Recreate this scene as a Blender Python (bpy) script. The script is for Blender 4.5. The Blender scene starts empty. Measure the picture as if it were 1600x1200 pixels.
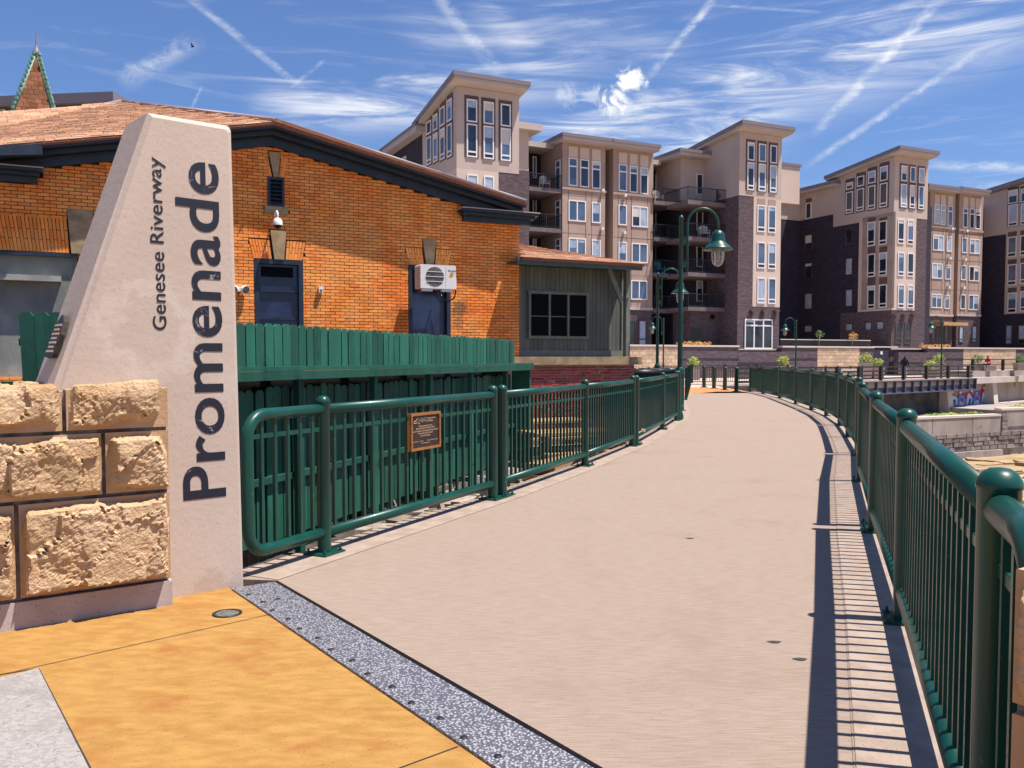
import bpy, bmesh, math, random
from mathutils import Vector, Matrix, noise
from mathutils.geometry import tessellate_polygon
random.seed(7)
SC = bpy.context.scene
COL = SC.collection
rad = math.radians
# ------------------------------------------------------------------ camera, sky, sun, exposure
FPX, CX, CY, EYE = 1340.0, 800.0, 624.0, 1.5
PIT = math.atan(63 / FPX)
cam = bpy.data.cameras.new('camera'); camo = bpy.data.objects.new('camera', cam); COL.objects.link(camo)
camo.location = (0, 0, EYE); camo.rotation_euler = (rad(90) - PIT, 0, 0)
cam.sensor_width = 36; cam.lens = FPX / 1600 * 36; cam.shift_y = 24 / 1600
cam.clip_start = .05; cam.clip_end = 3000
SC.camera = camo
def ray(x, y):
    u = (CY - y) / FPX; c, s = math.cos(PIT), math.sin(PIT)
    return Vector(((x - CX) / FPX, c + u * s, -s + u * c))
def gp(x, y, z=0.0):                       # the ground point seen at a place of the photograph
    r = ray(x, y); t = (z - EYE) / r.z; return Vector((r.x * t, r.y * t, z))
def dp(x, y, d):                           # point at a distance d ahead
    r = ray(x, y); t = d / r.y; return Vector((r.x * t, d, EYE + r.z * t))
SUN_AZ, SUN_EL = rad(103), rad(68.6)         # clockwise from +Y
sdir = Vector((math.sin(SUN_AZ) * math.cos(SUN_EL), math.cos(SUN_AZ) * math.cos(SUN_EL), math.sin(SUN_EL)))
sl = bpy.data.lights.new('sun', 'SUN'); sl.energy = 5.0; sl.angle = rad(.55); sl.color = (1, .93, .84)
so = bpy.data.objects.new('sun', sl); COL.objects.link(so); so.location = (20, -5, 40)
so.rotation_euler = (-sdir).to_track_quat('-Z', 'Y').to_euler()
SC.view_settings.view_transform = 'Standard'; SC.view_settings.look = 'None'
SC.view_settings.exposure = .74; SC.view_settings.gamma = 1; SC.view_settings.use_curve_mapping = False
world = bpy.data.worlds.new('World'); SC.world = world; world.use_nodes = True

class NG:                                   # tiny node-graph writer
    def __init__(s, tree): s.t = tree; s.n = tree.nodes; s.l = tree.links
    def put(s, sock, v):
        if isinstance(v, bpy.types.NodeSocket): s.l.new(v, sock)
        elif v is not None: sock.default_value = v
    def m(s, op, a, b=None, c=None, clamp=False):
        n = s.n.new('ShaderNodeMath'); n.operation = op; n.use_clamp = clamp
        s.put(n.inputs[0], a); s.put(n.inputs[1], b)
        if c is not None: s.put(n.inputs[2], c)
        return n.outputs[0]
    def v(s, op, a, b=None, out=0):
        n = s.n.new('ShaderNodeVectorMath'); n.operation = op
        s.put(n.inputs[0], a); s.put(n.inputs[1], b)
        return n.outputs['Value'] if op in ('DOT_PRODUCT', 'LENGTH') else n.outputs[0]
    def noise(s, vec, scale, detail=4, rough=.55, dist=0.):
        n = s.n.new('ShaderNodeTexNoise'); s.put(n.inputs['Vector'], vec)
        n.inputs['Scale'].default_value = scale; n.inputs['Detail'].default_value = detail
        n.inputs['Roughness'].default_value = rough; n.inputs['Distortion'].default_value = dist
        return n.outputs['Fac']
    def map(s, x, a, b, c=0., d=1., smooth=True):
        n = s.n.new('ShaderNodeMapRange'); n.interpolation_type = 'SMOOTHSTEP' if smooth else 'LINEAR'
        s.put(n.inputs[0], x)
        for i, q in enumerate((a, b, c, d)): s.put(n.inputs[1 + i], q)
        return n.outputs[0]
    def mix(s, f, a, b, mode='MIX'):
        n = s.n.new('ShaderNodeMix'); n.data_type = 'RGBA'; n.blend_type = mode
        s.put(n.inputs[0], f); s.put(n.inputs[6], col4(a)); s.put(n.inputs[7], col4(b)); return n.outputs[2]
    def mapping(s, vec, rot=(0, 0, 0), scale=(1, 1, 1), loc=(0, 0, 0)):
        n = s.n.new('ShaderNodeMapping'); s.put(n.inputs[0], vec)
        n.inputs['Rotation'].default_value = rot; n.inputs['Scale'].default_value = scale; n.inputs['Location'].default_value = loc
        return n.outputs[0]
def col4(c): return c if isinstance(c, bpy.types.NodeSocket) else (c[0], c[1], c[2], 1.0)

def build_sky():
    g = NG(world.node_tree); g.n.clear()
    out = g.n.new('ShaderNodeOutputWorld'); bg = g.n.new('ShaderNodeBackground')
    sky = g.n.new('ShaderNodeTexSky'); sky.sky_type = 'NISHITA'; sky.sun_disc = False
    sky.sun_elevation = SUN_EL; sky.sun_rotation = SUN_AZ; sky.air_density = 1.0; sky.dust_density = .6; sky.ozone_density = 2.0
    hs = g.n.new('ShaderNodeHueSaturation'); hs.inputs['Saturation'].default_value = 1.18; hs.inputs['Value'].default_value = 1.0
    tint = g.mix(1.0, sky.outputs[0], (.86, .94, 1.19), 'MULTIPLY'); g.l.new(tint, hs.inputs['Color'])
    tc = g.n.new('ShaderNodeTexCoord'); d = g.v('NORMALIZE', tc.outputs['Generated'])
    fine = g.noise(g.mapping(d, scale=(1, 1, 2.2)), 34, 8, .68, .6)          # fibrous cloud detail
    streak = g.noise(g.mapping(d, rot=(0, 0, .35), scale=(2.2, 2.2, 20)), 2.6, 8, .62, 1.1)
    puff = g.noise(d, 40, 8, .66, 1.0)
    total = None
    def add(x):
        nonlocal total
        total = x if total is None else g.m('ADD', total, x)
    def band(p1, p2, w, s, rough=.5, fib=None, asym=0):
        a = ray(*p1).normalized(); b = ray(*p2).normalized()
        n = a.cross(b).normalized(); mid = ((a + b) / 2).normalized(); t = (b - a).normalized(); h = (b - a).length / 2
        ww = w / FPX
        dist = g.m('ABSOLUTE', g.m('ADD', g.v('DOT_PRODUCT', d, tuple(n)), g.m('MULTIPLY', g.m('SUBTRACT', fine if w < 20 else streak, .5), ww * 2.2 * rough)))
        al = g.m('SUBTRACT', g.v('DOT_PRODUCT', d, tuple(t)), mid.dot(t))
        k = g.map(dist, ww * 1.25, ww * .1)
        k = g.m('MULTIPLY', k, g.map(g.m('ABSOLUTE', al), h * 1.05, h * .6))
        k = g.m('MULTIPLY', k, g.m('GREATER_THAN', g.v('DOT_PRODUCT', d, tuple(mid)), .5))
        tex = g.map(fine if w < 20 else streak, .36, .70, .12 if w < 20 else .04, 1.0)
        add(g.m('MULTIPLY', g.m('MULTIPLY', k, tex), s))
    band((250, -40), (485, 148), 6.5, .4); band((450, 140), (510, 92), 3.5, .22); band((670, -20), (790, 130), 11, .32, .9)
    band((730, -20), (850, 120), 26, .25, .9)
    band((1135, -25), (1010, 125), 6.5, .55, .7); band((1490, -25), (1265, 215), 8, .42, .8); band((1560, 60), (1255, 262), 6, .42, .7)
    band((1085, 6), (1290, 20), 2.5, .25); band((298, 172), (316, 134), 2.5, .35); band((185, 135), (320, 55), 15, .34, .9)
    band((640, 330), (1800, -30), 64, .52, .9); band((380, 205), (960, 110), 44, .42, .9); band((700, 240), (1260, 215), 36, .45, .9)
    band((1440, 258), (1760, 268), 8, .4, .8); band((1500, 290), (1760, 300), 12, .35, .8); band((1100, 150), (1700, -60), 60, .22, .9)
    band((600, 60), (1120, 90), 60, .18, .9); band((380, 150), (700, 190), 30, .28, .9)
    def blob(p, r, s):
        c = ray(*p).normalized(); q = g.v('LENGTH', g.v('SUBTRACT', d, tuple(c)))
        k = g.m('SUBTRACT', 1.0, g.m('DIVIDE', q, r / FPX))
        k = g.m('ADD', k, g.m('MULTIPLY', g.m('SUBTRACT', puff, .5), 3.0))
        add(g.m('MULTIPLY', g.m('MULTIPLY', g.map(k, .2, .95), g.map(q, r * 1.9 / FPX, r * .8 / FPX)), s))
    blob((988, 124), 30, .9); blob((968, 148), 30, .8); blob((955, 168), 22, .5); blob((925, 150), 24, .35); blob((882, 152), 28, .3)
    # the same thin cirrus over the rest of the sky, outside the frame too
    up = g.map(g.v('DOT_PRODUCT', d, (0, 0, 1)), .0, .12)
    add(g.m('MULTIPLY', g.m('MULTIPLY', g.map(streak, .52, .8), up), .16)); add(g.m('MULTIPLY', up, .06))
    cl = g.m('MINIMUM', total, .92)
    cc = g.mix(cl, hs.outputs[0], (9.6, 9.6, 9.7))
    g.l.new(cc, bg.inputs[0]); bg.inputs[1].default_value = .068
    g.l.new(bg.outputs[0], out.inputs[0])
build_sky()

# ------------------------------------------------------------------ materials
MATS = {}
def mat(name, c1, c2=None, scale=3., lo=.35, hi=.65, rough=.75, bump=0., bscale=30., stretch=(1, 1, 1), rot=0., metal=0., rnd=0., detail=5,
        spec=.4, c3=None, scale3=1., lo3=.5, hi3=.7, specks=0., hue=0., coat=0.):
    m = bpy.data.materials.new(name); m.use_nodes = True; g = NG(m.node_tree)
    b = g.n['Principled BSDF']; geo = g.n.new('ShaderNodeNewGeometry'); pos = geo.outputs['Position']
    vec = g.mapping(pos, rot=(0, 0, rot), scale=stretch)
    c = col4(c1)
    if c2 is not None: c = g.mix(g.map(g.noise(vec, scale, detail), lo, hi), c1, c2)
    if c3 is not None: c = g.mix(g.map(g.noise(g.mapping(pos, loc=(5, 3, 1)), scale3, 6, .6), lo3, hi3), c, c3)
    if rnd:
        oi = g.n.new('ShaderNodeObjectInfo')
        r = g.m('FRACT', g.m('ADD', oi.outputs['Random'], g.m('MULTIPLY', geo.outputs['Random Per Island'], 7.31)))
        c = g.mix(1.0, c, rgbv(g, g.map(r, 0, 1, 1 - rnd, 1 + rnd, False)), 'MULTIPLY')
        if hue:
            r2 = g.m('FRACT', g.m('MULTIPLY', r, 9.7)); h = g.n.new('ShaderNodeHueSaturation')
            g.put(h.inputs['Hue'], g.map(r2, 0, 1, .5 - hue, .5 + hue, False)); g.put(h.inputs['Color'], c); c = h.outputs[0]
    if specks:
        s = g.map(g.noise(pos, 85, 3, .55), .64, .70); c = g.mix(g.m('MULTIPLY', s, specks), c, (.05, .035, .03))
    g.put(b.inputs['Base Color'], c); b.inputs['Roughness'].default_value = rough; b.inputs['Metallic'].default_value = metal
    b.inputs['Specular IOR Level'].default_value = spec; b.inputs['Coat Weight'].default_value = coat
    if bump:
        bn = g.n.new('ShaderNodeBump'); bn.inputs['Strength'].default_value = min(1, bump); bn.inputs['Distance'].default_value = .02
        g.put(bn.inputs['Height'], g.noise(vec, bscale, 6, .62)); g.put(b.inputs['Normal'], bn.outputs[0])
    MATS[name] = m; return m
def rgbv(g, s):
    n = g.n.new('ShaderNodeCombineColor')
    for i in range(3): g.put(n.inputs[i], s)
    return n.outputs[0]
M = MATS
mat('deck_concrete', (0.248, 0.182, 0.140), (0.336, 0.261, 0.212), 8, lo=.3, hi=.7, rough=.92, bump=.4, bscale=34, stretch=(1, 16, 1), rot=-.25, c3=(0.230, 0.166, 0.127), scale3=1.4, lo3=.52, hi3=.9, specks=.5, detail=9)
mat('edge_concrete', (0.276, 0.207, 0.164), (0.340, 0.265, 0.216), 6, rough=.9, bump=.3, bscale=40, c3=(0.216, 0.155, 0.120), scale3=2.3, lo3=.55, hi3=.8, specks=.6, detail=8)
mat('ochre_concrete', (.30, .155, .034), (.385, .21, .056), 7, lo=.3, hi=.7, rough=.9, bump=.35, bscale=60, c3=(.285, .112, .024), scale3=4.5, lo3=.48, hi3=.8, specks=.75, stretch=(1, 2.5, 1), rot=.75, detail=9)
mat('grey_concrete', (0.246, 0.225, 0.212), (0.323, 0.297, 0.281), 40, rough=.92, bump=.3, bscale=80, specks=.9, c3=(0.212, 0.187, 0.174), scale3=3)
mat('orange_brick_paving', (.46, .17, .055), (.52, .22, .09), 3, rough=.9)
mat('plaza_concrete', (.42, .36, .31), (.48, .41, .36), .6, rough=.9)
mat('dark_joint', (.035, .03, .028), rough=.7)
mat('pylon_concrete', (0.461, 0.367, 0.306), (0.504, 0.407, 0.344), 1.1, rough=.82, bump=.14, bscale=24, c3=(0.543, 0.461, 0.403), scale3=1.4, lo3=.58, hi3=.8, specks=.4)
mat('footing_concrete', (.44, .37, .35), (.36, .29, .28), 3, rough=.85, bump=.15, bscale=30, specks=.8)
mat('sandstone', (0.605, 0.422, 0.259), (0.528, 0.346, 0.187), 3.2, rough=.92, bump=1, bscale=60, c3=(0.461, 0.254, 0.110), scale3=2.6, lo3=.52, hi3=.78)
mat('sandstone_margin', (.46, .31, .19), (.40, .235, .12), 3, rough=.92, bump=.3, bscale=40)
mat('stone_mortar', (.10, .085, .075), (.28, .23, .20), 9, rough=.95)
mat('green_paint', (0.003, 0.048, 0.035), (0.005, 0.060, 0.045), 3, rough=.36, spec=.34, coat=.12, bump=.03, bscale=70, c3=(0.057, 0.095, 0.081), scale3=22, lo3=.66, hi3=.71)
mat('joint_line', (.22, .16, .135), rough=.9)
mat('picket_green', (0.009, 0.076, 0.048), (0.014, 0.104, 0.067), 5, stretch=(1, 1, .25), rough=.6, bump=.25, bscale=30, rnd=.34, c3=(0.005, 0.034, 0.024), scale3=6, lo3=.58, hi3=.74)
mat('navy_paint', (.014, .024, .042), (.02, .034, .058), 4, rough=.45, bump=.05)
mat('door_navy', (.009, .016, .05), (.02, .036, .095), 2, rough=.25, spec=.5)
mat('brick_orange', (.88, .25, .042), (.90, .34, .085), 2.0, rough=.85, rnd=.17, hue=.006, bump=.25, bscale=60, c3=(.80, .18, .026), scale3=.7, lo3=.5, hi3=.75)
mat('mortar_dark', (.028, .013, .009), (.04, .02, .013), 4, rough=.95)
mat('brick_red', (.50, .085, .05), (.38, .055, .035), 3, rough=.9, rnd=.35, hue=.01, c3=(.55, .32, .26), scale3=4, lo3=.6, hi3=.7)
mat('mortar_pale', (.50, .42, .37), (.40, .32, .28), 4, rough=.95)
mat('keystone', (.40, .285, .165), (.27, .185, .105), 4, rough=.9, bump=.3, bscale=30)
mat('shingle', (.44, .245, .15), (.38, .195, .11), 3, rough=.95, rnd=.32, hue=.008, bump=.4, bscale=70)
mat('shingle_dark', (.27, .105, .05), (.20, .075, .035), 3, rough=.95, rnd=.4, bump=.3, bscale=60)
mat('roof_felt', (.24, .095, .055), rough=.95)
mat('copper_green', (.16, .34, .25), (.24, .40, .30), 5, rough=.8)
mat('plywood_grey', (.15, .16, .145), (.22, .225, .20), 2, stretch=(1, 1, .5), rough=.8, bump=.25, c3=(.30, .31, .275), scale3=1.3)
mat('weathered_wood', (.34, .33, .31), (.26, .25, .24), 5, stretch=(.3, 1, 1), rough=.9, bump=.2)
mat('raw_wood', (.48, .29, .14), (.38, .22, .10), 5, rough=.9, bump=.2, rnd=.2)
mat('siding_grey', (0.102, 0.113, 0.092), (0.135, 0.146, 0.121), 4, stretch=(1, 1, .2), rough=.8, bump=.25, rnd=.16, c3=(0.164, 0.168, 0.143), scale3=3, lo3=.6, hi3=.8)
mat('trim_grey', (0.145, 0.153, 0.128), (0.178, 0.187, 0.157), 4, rough=.8, bump=.15, bscale=50)
mat('eave_teal', (.035, .06, .065), (.05, .08, .085), 3, rough=.6)
mat('black_glass', (.004, .005, .006), rough=.08, spec=.03)
mat('stucco_tan', (.46, .365, .32), (.51, .415, .37), .4, rough=.9, bump=.1, bscale=20)
mat('stucco_brown', (.36, .255, .21), (.41, .30, .25), .5, rough=.9)
mat('stucco_light', (.58, .46, .39), (.62, .50, .43), .5, rough=.9)
mat('panel_brown', (.10, .062, .058), (.125, .08, .072), .8, rough=.7)
mat('fascia', (.45, .38, .355), (.50, .42, .39), .5, rough=.6)
mat('roof_cap', (.20, .17, .19), rough=.5)
mat('white_frame', (.78, .74, .74), rough=.5)
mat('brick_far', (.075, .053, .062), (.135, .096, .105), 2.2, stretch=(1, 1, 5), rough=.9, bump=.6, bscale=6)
mat('brick_shade', (.026, .021, .038), (.042, .033, .055), 1.4, stretch=(1, 1, 5), rough=.9, bump=.5, bscale=6)  # far brick again, coloured darker for shaded flanks and recesses
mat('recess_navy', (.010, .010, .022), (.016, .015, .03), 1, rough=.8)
mat('glass_blue', (.05, .085, .15), (.10, .15, .24), .6, rough=.06, spec=.8)
mat('glass_dark', (.012, .016, .026), (.03, .04, .06), .8, rough=.06, spec=.7)
mat('blind_sky_pale', (.30, .37, .48), (.42, .49, .60), 1.5, rough=.2, spec=.7)  # pale blinds, tinted blue to paint the sky's reflection into panes
mat('balcony_metal', (.02, .02, .024), rough=.5)
mat('balcony_slab', (.13, .105, .115), (.17, .135, .14), 1, rough=.8)
mat('tan_block', (.52, .36, .24), (.58, .42, .29), 2, rough=.9, rnd=.16)
mat('cap_stone', (.58, .49, .42), rough=.85)
mat('black_metal', (.012, .013, .015), rough=.45)
mat('girder_blue', (.055, .06, .10), (.08, .08, .12), 1, rough=.6)
mat('river_concrete', (.36, .31, .28), (.26, .22, .20), .8, stretch=(1, 1, .3), rough=.95, bump=.2, bscale=8, c3=(.18, .15, .14), scale3=.7, lo3=.56, hi3=.75)
mat('river_dark', (.045, .042, .042), (.10, .09, .085), .9, rough=.95, bump=.4, bscale=3)
mat('river_stone', (.26, .215, .19), (.17, .14, .13), 2, rough=.95, rnd=.3, bump=.8, bscale=7)
mat('riverbed_rock', (.40, .29, .16), (.29, .20, .11), .5, stretch=(.35, 1.2, 1), rough=.95, bump=.8, bscale=1.4, c3=(.17, .105, .06), scale3=.5, lo3=.56, hi3=.68)
mat('lower_soil', (.045, .036, .03), (.085, .07, .06), 3, rough=1, bump=.6, bscale=9)
mat('rubble', (.34, .28, .23), (.22, .18, .15), 3, rough=1, rnd=.35, bump=.5, bscale=15)
mat('bronze_rim', (.62, .29, .10), (.52, .22, .07), 20, rough=.35, metal=.75)
mat('bronze_dark', (.03, .022, .02), (.05, .034, .028), 30, rough=.5, metal=.3)
mat('bronze_letter', (.72, .48, .27), rough=.4, metal=.3)
mat('ac_white', (.72, .70, .69), (.66, .63, .62), 3, rough=.45)
mat('ac_dark', (.07, .07, .065), (.16, .155, .14), 40, rough=.6)
mat('ac_gold', (.48, .26, .03), rough=.4)
mat('letter_blue', (.03, .06, .18), rough=.5)
mat('white_plastic', (.75, .74, .74), rough=.35)
mat('lens_black', (.01, .01, .01), rough=.1)
mat('lamp_globe', (.72, .68, .66), (.5, .46, .45), 14, rough=.08, spec=.8)
mat('lamp_inner', (.55, .52, .5), rough=.3)
mat('leaf_lime', (.20, .26, .03), (.30, .34, .05), 6, rough=.7, rnd=.4)
mat('leaf_green', (.05, .10, .02), (.09, .15, .03), 6, rough=.7, rnd=.4)
mat('flower_orange', (.62, .34, .10), (.55, .26, .05), 8, rough=.8, rnd=.3)
mat('planter_stone', (.38, .30, .26), (.44, .36, .31), 2, rough=.9)
mat('skin', (.45, .26, .18), rough=.6)
mat('hoodie_black', (.012, .012, .016), rough=.9)
mat('trousers_pale', (.48, .40, .38), rough=.9)
mat('shirt_red', (.42, .03, .035), rough=.9)
mat('hair_dark', (.02, .012, .01), rough=.8)
mat('graffiti_white', (.66, .66, .72), (.45, .5, .7), 2, rough=.8)
mat('graffiti_blue', (.08, .17, .50), (.22, .33, .62), 2, rough=.8)
mat('graffiti_red', (.45, .04, .05), rough=.8)
mat('graffiti_navy', (.02, .03, .12), rough=.8)
mat('deck_wood', (.46, .33, .27), (.40, .28, .22), 3, rough=.9, rnd=.12)
mat('bolt_dark', (.03, .03, .032), rough=.5, metal=.5)
mat('bird_black', (.01, .01, .01), rough=.9)
mat('teal_plastic', (.03, .22, .27), rough=.6)
mat('cushion_pale', (.6, .56, .53), rough=.9)

def plate_material():
    m = bpy.data.materials.new('tread_plate'); m.use_nodes = True; g = NG(m.node_tree); b = g.n['Principled BSDF']
    geo = g.n.new('ShaderNodeNewGeometry'); v = g.n.new('ShaderNodeTexVoronoi'); v.inputs['Scale'].default_value = 75
    g.l.new(geo.outputs['Position'], v.inputs['Vector'])
    h = g.map(v.outputs['Distance'], .28, .55)
    nz = g.noise(geo.outputs['Position'], 3.5, 5)
    c = g.mix(h, (.50, .49, .52), (.15, .15, .17)); c = g.mix(g.map(nz, .35, .7), c, (.36, .36, .44), 'MULTIPLY')
    c = g.mix(.55, c, g.mix(h, (.52, .51, .55), (.17, .17, .20)))
    g.put(b.inputs['Base Color'], c); b.inputs['Metallic'].default_value = .45; g.put(b.inputs['Roughness'], g.map(nz, .3, .7, .35, .6))
    bn = g.n.new('ShaderNodeBump'); bn.inputs['Strength'].default_value = .8; bn.inputs['Distance'].default_value = .008; bn.invert = True
    g.put(bn.inputs['Height'], v.outputs['Distance']); g.put(b.inputs['Normal'], bn.outputs[0]); M['tread_plate'] = m
plate_material()
gb = MATS['lamp_globe'].node_tree.nodes['Principled BSDF']; gb.inputs['Transmission Weight'].default_value = .8; gb.inputs['IOR'].default_value = 1.08; gb.inputs['Coat Weight'].default_value = .6
def stain_tint(name, spots):                     # marks with a shape of their own: (point, radius, colour, strength, inner radius)
    g = NG(M[name].node_tree); b = g.n['Principled BSDF']; src = b.inputs['Base Color'].links[0].from_socket
    pos = g.n.new('ShaderNodeNewGeometry').outputs['Position']
    for p, r, c, k, ri in spots:
        d = g.m('ADD', g.v('LENGTH', g.v('SUBTRACT', pos, tuple(p))), g.m('MULTIPLY', g.m('SUBTRACT', g.noise(pos, 2.2 / r, 7, .65), .5), r * 1.5))
        f = g.map(d, r, r * .6)
        if ri: f = g.m('MULTIPLY', f, g.map(d, ri * .6, ri))
        src = g.mix(g.m('MULTIPLY', f, k), src, c)
    g.put(b.inputs['Base Color'], src)
def letter_material():
    m = bpy.data.materials.new('letter_navy'); m.use_nodes = True; g = NG(m.node_tree); b = g.n['Principled BSDF']
    geo = g.n.new('ShaderNodeNewGeometry'); p = geo.outputs['Position']
    f = g.map(g.noise(p, 9, 8, .72, .8), .60, .68)
    c = g.mix(f, (.006, .007, .018), (.34, .30, .31)); g.put(b.inputs['Base Color'], c); b.inputs['Roughness'].default_value = .55; M['letter_navy'] = m
letter_material()

# ------------------------------------------------------------------ object helpers
ORG = {}
def tag(o, label=None, cat=None, group=None, kind=None):
    if label: o['label'] = label
    if cat: o['category'] = cat
    if group: o['group'] = group
    if kind: o['kind'] = kind
    return o
def thing(name, loc, label, cat, group=None):
    o = bpy.data.objects.new(name, None); o.empty_display_size = .2; COL.objects.link(o); o.location = loc
    ORG[o] = Vector(loc); return tag(o, label, cat, group)
def link(name, me, parent=None, loc=None):
    o = bpy.data.objects.new(name, me); COL.objects.link(o)
    if parent is not None: o.parent = parent
    ORG[o] = ORG[parent] if parent is not None else Vector((0, 0, 0))
    if loc is not None: o.location = Vector(loc) - ORG[o]
    return o
class MB:
    def __init__(s): s.v = []; s.f = []; s.mi = []; s.mats = []; s.sm = []
    def mid(s, m):
        if m not in s.mats: s.mats.append(m)
        return s.mats.index(m)
    def add(s, vs, fs, m, smooth=False):
        k = len(s.v); s.v += [Vector(q) for q in vs]; i = s.mid(m)
        for f in fs: s.f.append([k + j for j in f]); s.mi.append(i); s.sm.append(smooth)
    def hexa(s, q, m):                      # 8 corners, bottom ring then top ring
        s.add(q, [(3, 2, 1, 0), (4, 5, 6, 7), (0, 1, 5, 4), (1, 2, 6, 5), (2, 3, 7, 6), (3, 0, 4, 7)], m)
    def box(s, x0, x1, y0, y1, z0, z1, m):
        s.hexa([(x0, y0, z0), (x1, y0, z0), (x1, y1, z0), (x0, y1, z0), (x0, y0, z1), (x1, y0, z1), (x1, y1, z1), (x0, y1, z1)], m)
    def obox(s, c, ax, ay, az, m):          # centre and half axes
        c, ax, ay, az = map(Vector, (c, ax, ay, az))
        s.hexa([c + a * ax + b * ay + t * az for t in (-1, 1) for a, b in ((-1, -1), (1, -1), (1, 1), (-1, 1))], m)
    def prism(s, ring, ext, m):             # planar ring extruded by a vector
        n = len(ring); ext = Vector(ext)
        s.add([Vector(q) for q in ring] + [Vector(q) + ext for q in ring],
              [tuple(range(n - 1, -1, -1)), tuple(range(n, 2 * n))] + [(i, (i + 1) % n, n + (i + 1) % n, n + i) for i in range(n)], m)
    def tube(s, pts, r, m, n=10, smooth=True, caps=True):
        pts = [Vector(p) for p in pts]; rs = r if isinstance(r, (list, tuple)) else [r] * len(pts)
        rings = []; k = len(s.v); i = s.mid(m); up = None
        for j, p in enumerate(pts):
            t = (pts[min(j + 1, len(pts) - 1)] - pts[max(j - 1, 0)]).normalized()
            if up is None: up = Vector((0, 0, 1)) if abs(t.z) < .9 else Vector((1, 0, 0))
            a = t.cross(up).normalized(); b = a.cross(t).normalized(); up = b
            for q in range(n):
                w = 2 * math.pi * q / n; s.v.append(p + (a * math.cos(w) + b * math.sin(w)) * rs[j])
        for j in range(len(pts) - 1):
            for q in range(n):
                s.f.append([k + j * n + q, k + j * n + (q + 1) % n, k + (j + 1) * n + (q + 1) % n, k + (j + 1) * n + q]); s.mi.append(i); s.sm.append(smooth)
        if caps:
            s.f.append([k + q for q in range(n - 1, -1, -1)]); s.mi.append(i); s.sm.append(False)
            e = k + (len(pts) - 1) * n; s.f.append([e + q for q in range(n)]); s.mi.append(i); s.sm.append(False)
    def lathe(s, prof, c, m, n=20, smooth=True):   # (r, z) profile about the vertical through c
        c = Vector(c); s.tube([c + Vector((0, 0, z)) for r, z in prof], [max(r, 1e-4) for r, z in prof], m, n, smooth) if False else None
        k = len(s.v); i = s.mid(m)
        for r, z in prof:
            for q in range(n):
                w = 2 * math.pi * q / n; s.v.append(c + Vector((max(r, 1e-4) * math.cos(w), max(r, 1e-4) * math.sin(w), z)))
        for j in range(len(prof) - 1):
            for q in range(n):
                s.f.append([k + j * n + q, k + j * n + (q + 1) % n, k + (j + 1) * n + (q + 1) % n, k + (j + 1) * n + q]); s.mi.append(i); s.sm.append(smooth)
    def mesh(s, name, origin=None):
        me = bpy.data.meshes.new(name); o = origin or Vector((0, 0, 0))
        me.from_pydata([tuple(q - o) for q in s.v], [], s.f)
        for m in s.mats: me.materials.append(M[m])
        me.polygons.foreach_set('material_index', s.mi); me.polygons.foreach_set('use_smooth', s.sm)
        bm = bmesh.new(); bm.from_mesh(me); bmesh.ops.recalc_face_normals(bm, faces=bm.faces); bm.to_mesh(me); bm.free()
        me.update(); return me
    def build(s, name, parent=None):
        o = link(name, s.mesh(name, ORG[parent] if parent is not None else None), parent); return o
UNIT = {}
def unit_box(m):
    if m not in UNIT:
        b = MB(); b.box(-1, 1, -1, 1, -1, 1, m); UNIT[m] = b.mesh('piece_' + m)
    return UNIT[m]
EYEV = Vector((0, 0, EYE))
def pieces(name, items, parent, m, limit=300):       # items: (centre, half axes ax, ay, az)
    items = sorted(items, key=lambda q: (q[0] - EYEV).length)
    for c, ax, ay, az in items[:limit]:
        o = link(name, unit_box(m), parent)
        mt = Matrix(((ax.x, ay.x, az.x, 0), (ax.y, ay.y, az.y, 0), (ax.z, ay.z, az.z, 0), (0, 0, 0, 1)))
        o.matrix_local = Matrix.Translation(c - ORG[parent]) @ mt
    if len(items) > limit:
        b = MB()
        for c, ax, ay, az in items[limit:]: b.obox(c, ax, ay, az, m)
        tag(b.build(name + '_courses', parent), kind='stuff')
class Fr:                                   # a facade: u along it, v out of it, z up
    def __init__(s, P, d): s.P = Vector((P[0], P[1])); s.d = Vector(d[:2]).normalized(); s.n = Vector((s.d.y, -s.d.x))
    def px(s, x, y, v=0.):
        r = ray(x, y); Q = s.P + s.n * v; t = Q.dot(s.n) / (r.x * s.n.x + r.y * s.n.y)
        return (Vector((r.x * t, r.y * t)) - s.P).dot(s.d), EYE + r.z * t
    def W(s, u, v, z): q = s.P + s.d * u + s.n * v; return Vector((q.x, q.y, z))
    def box(s, mb, u0, u1, v0, v1, z0, z1, m):
        mb.hexa([s.W(u, v, z) for z in (z0, z1) for u, v in ((u0, v1), (u1, v1), (u1, v0), (u0, v0))], m)
    def poly(s, mb, pts, v0, v1, m):        # (u, z) outline extruded from v0 to v1
        mb.prism([s.W(u, v0, z) for u, z in pts], Vector((s.n.x, s.n.y, 0)) * (v1 - v0), m)
    @property
    def U(s): return Vector((s.d.x, s.d.y, 0))
    @property
    def N(s): return Vector((s.n.x, s.n.y, 0))
def copy_tree(o, loc, parent=None, rotz=None, scale=None):
    c = o.copy(); COL.objects.link(c)
    if parent is not None: c.parent = parent
    else:
        c.location = loc
        if rotz is not None: c.rotation_euler = (0, 0, rotz)
        if scale is not None: c.scale = (scale,) * 3
    for ch in list(o.children): copy_tree(ch, None, c)
    return c
RD = Vector((.902, .432)).normalized(); LD = Vector((RD.y, -RD.x))      # along the facades; from back to front of their flanks
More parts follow.
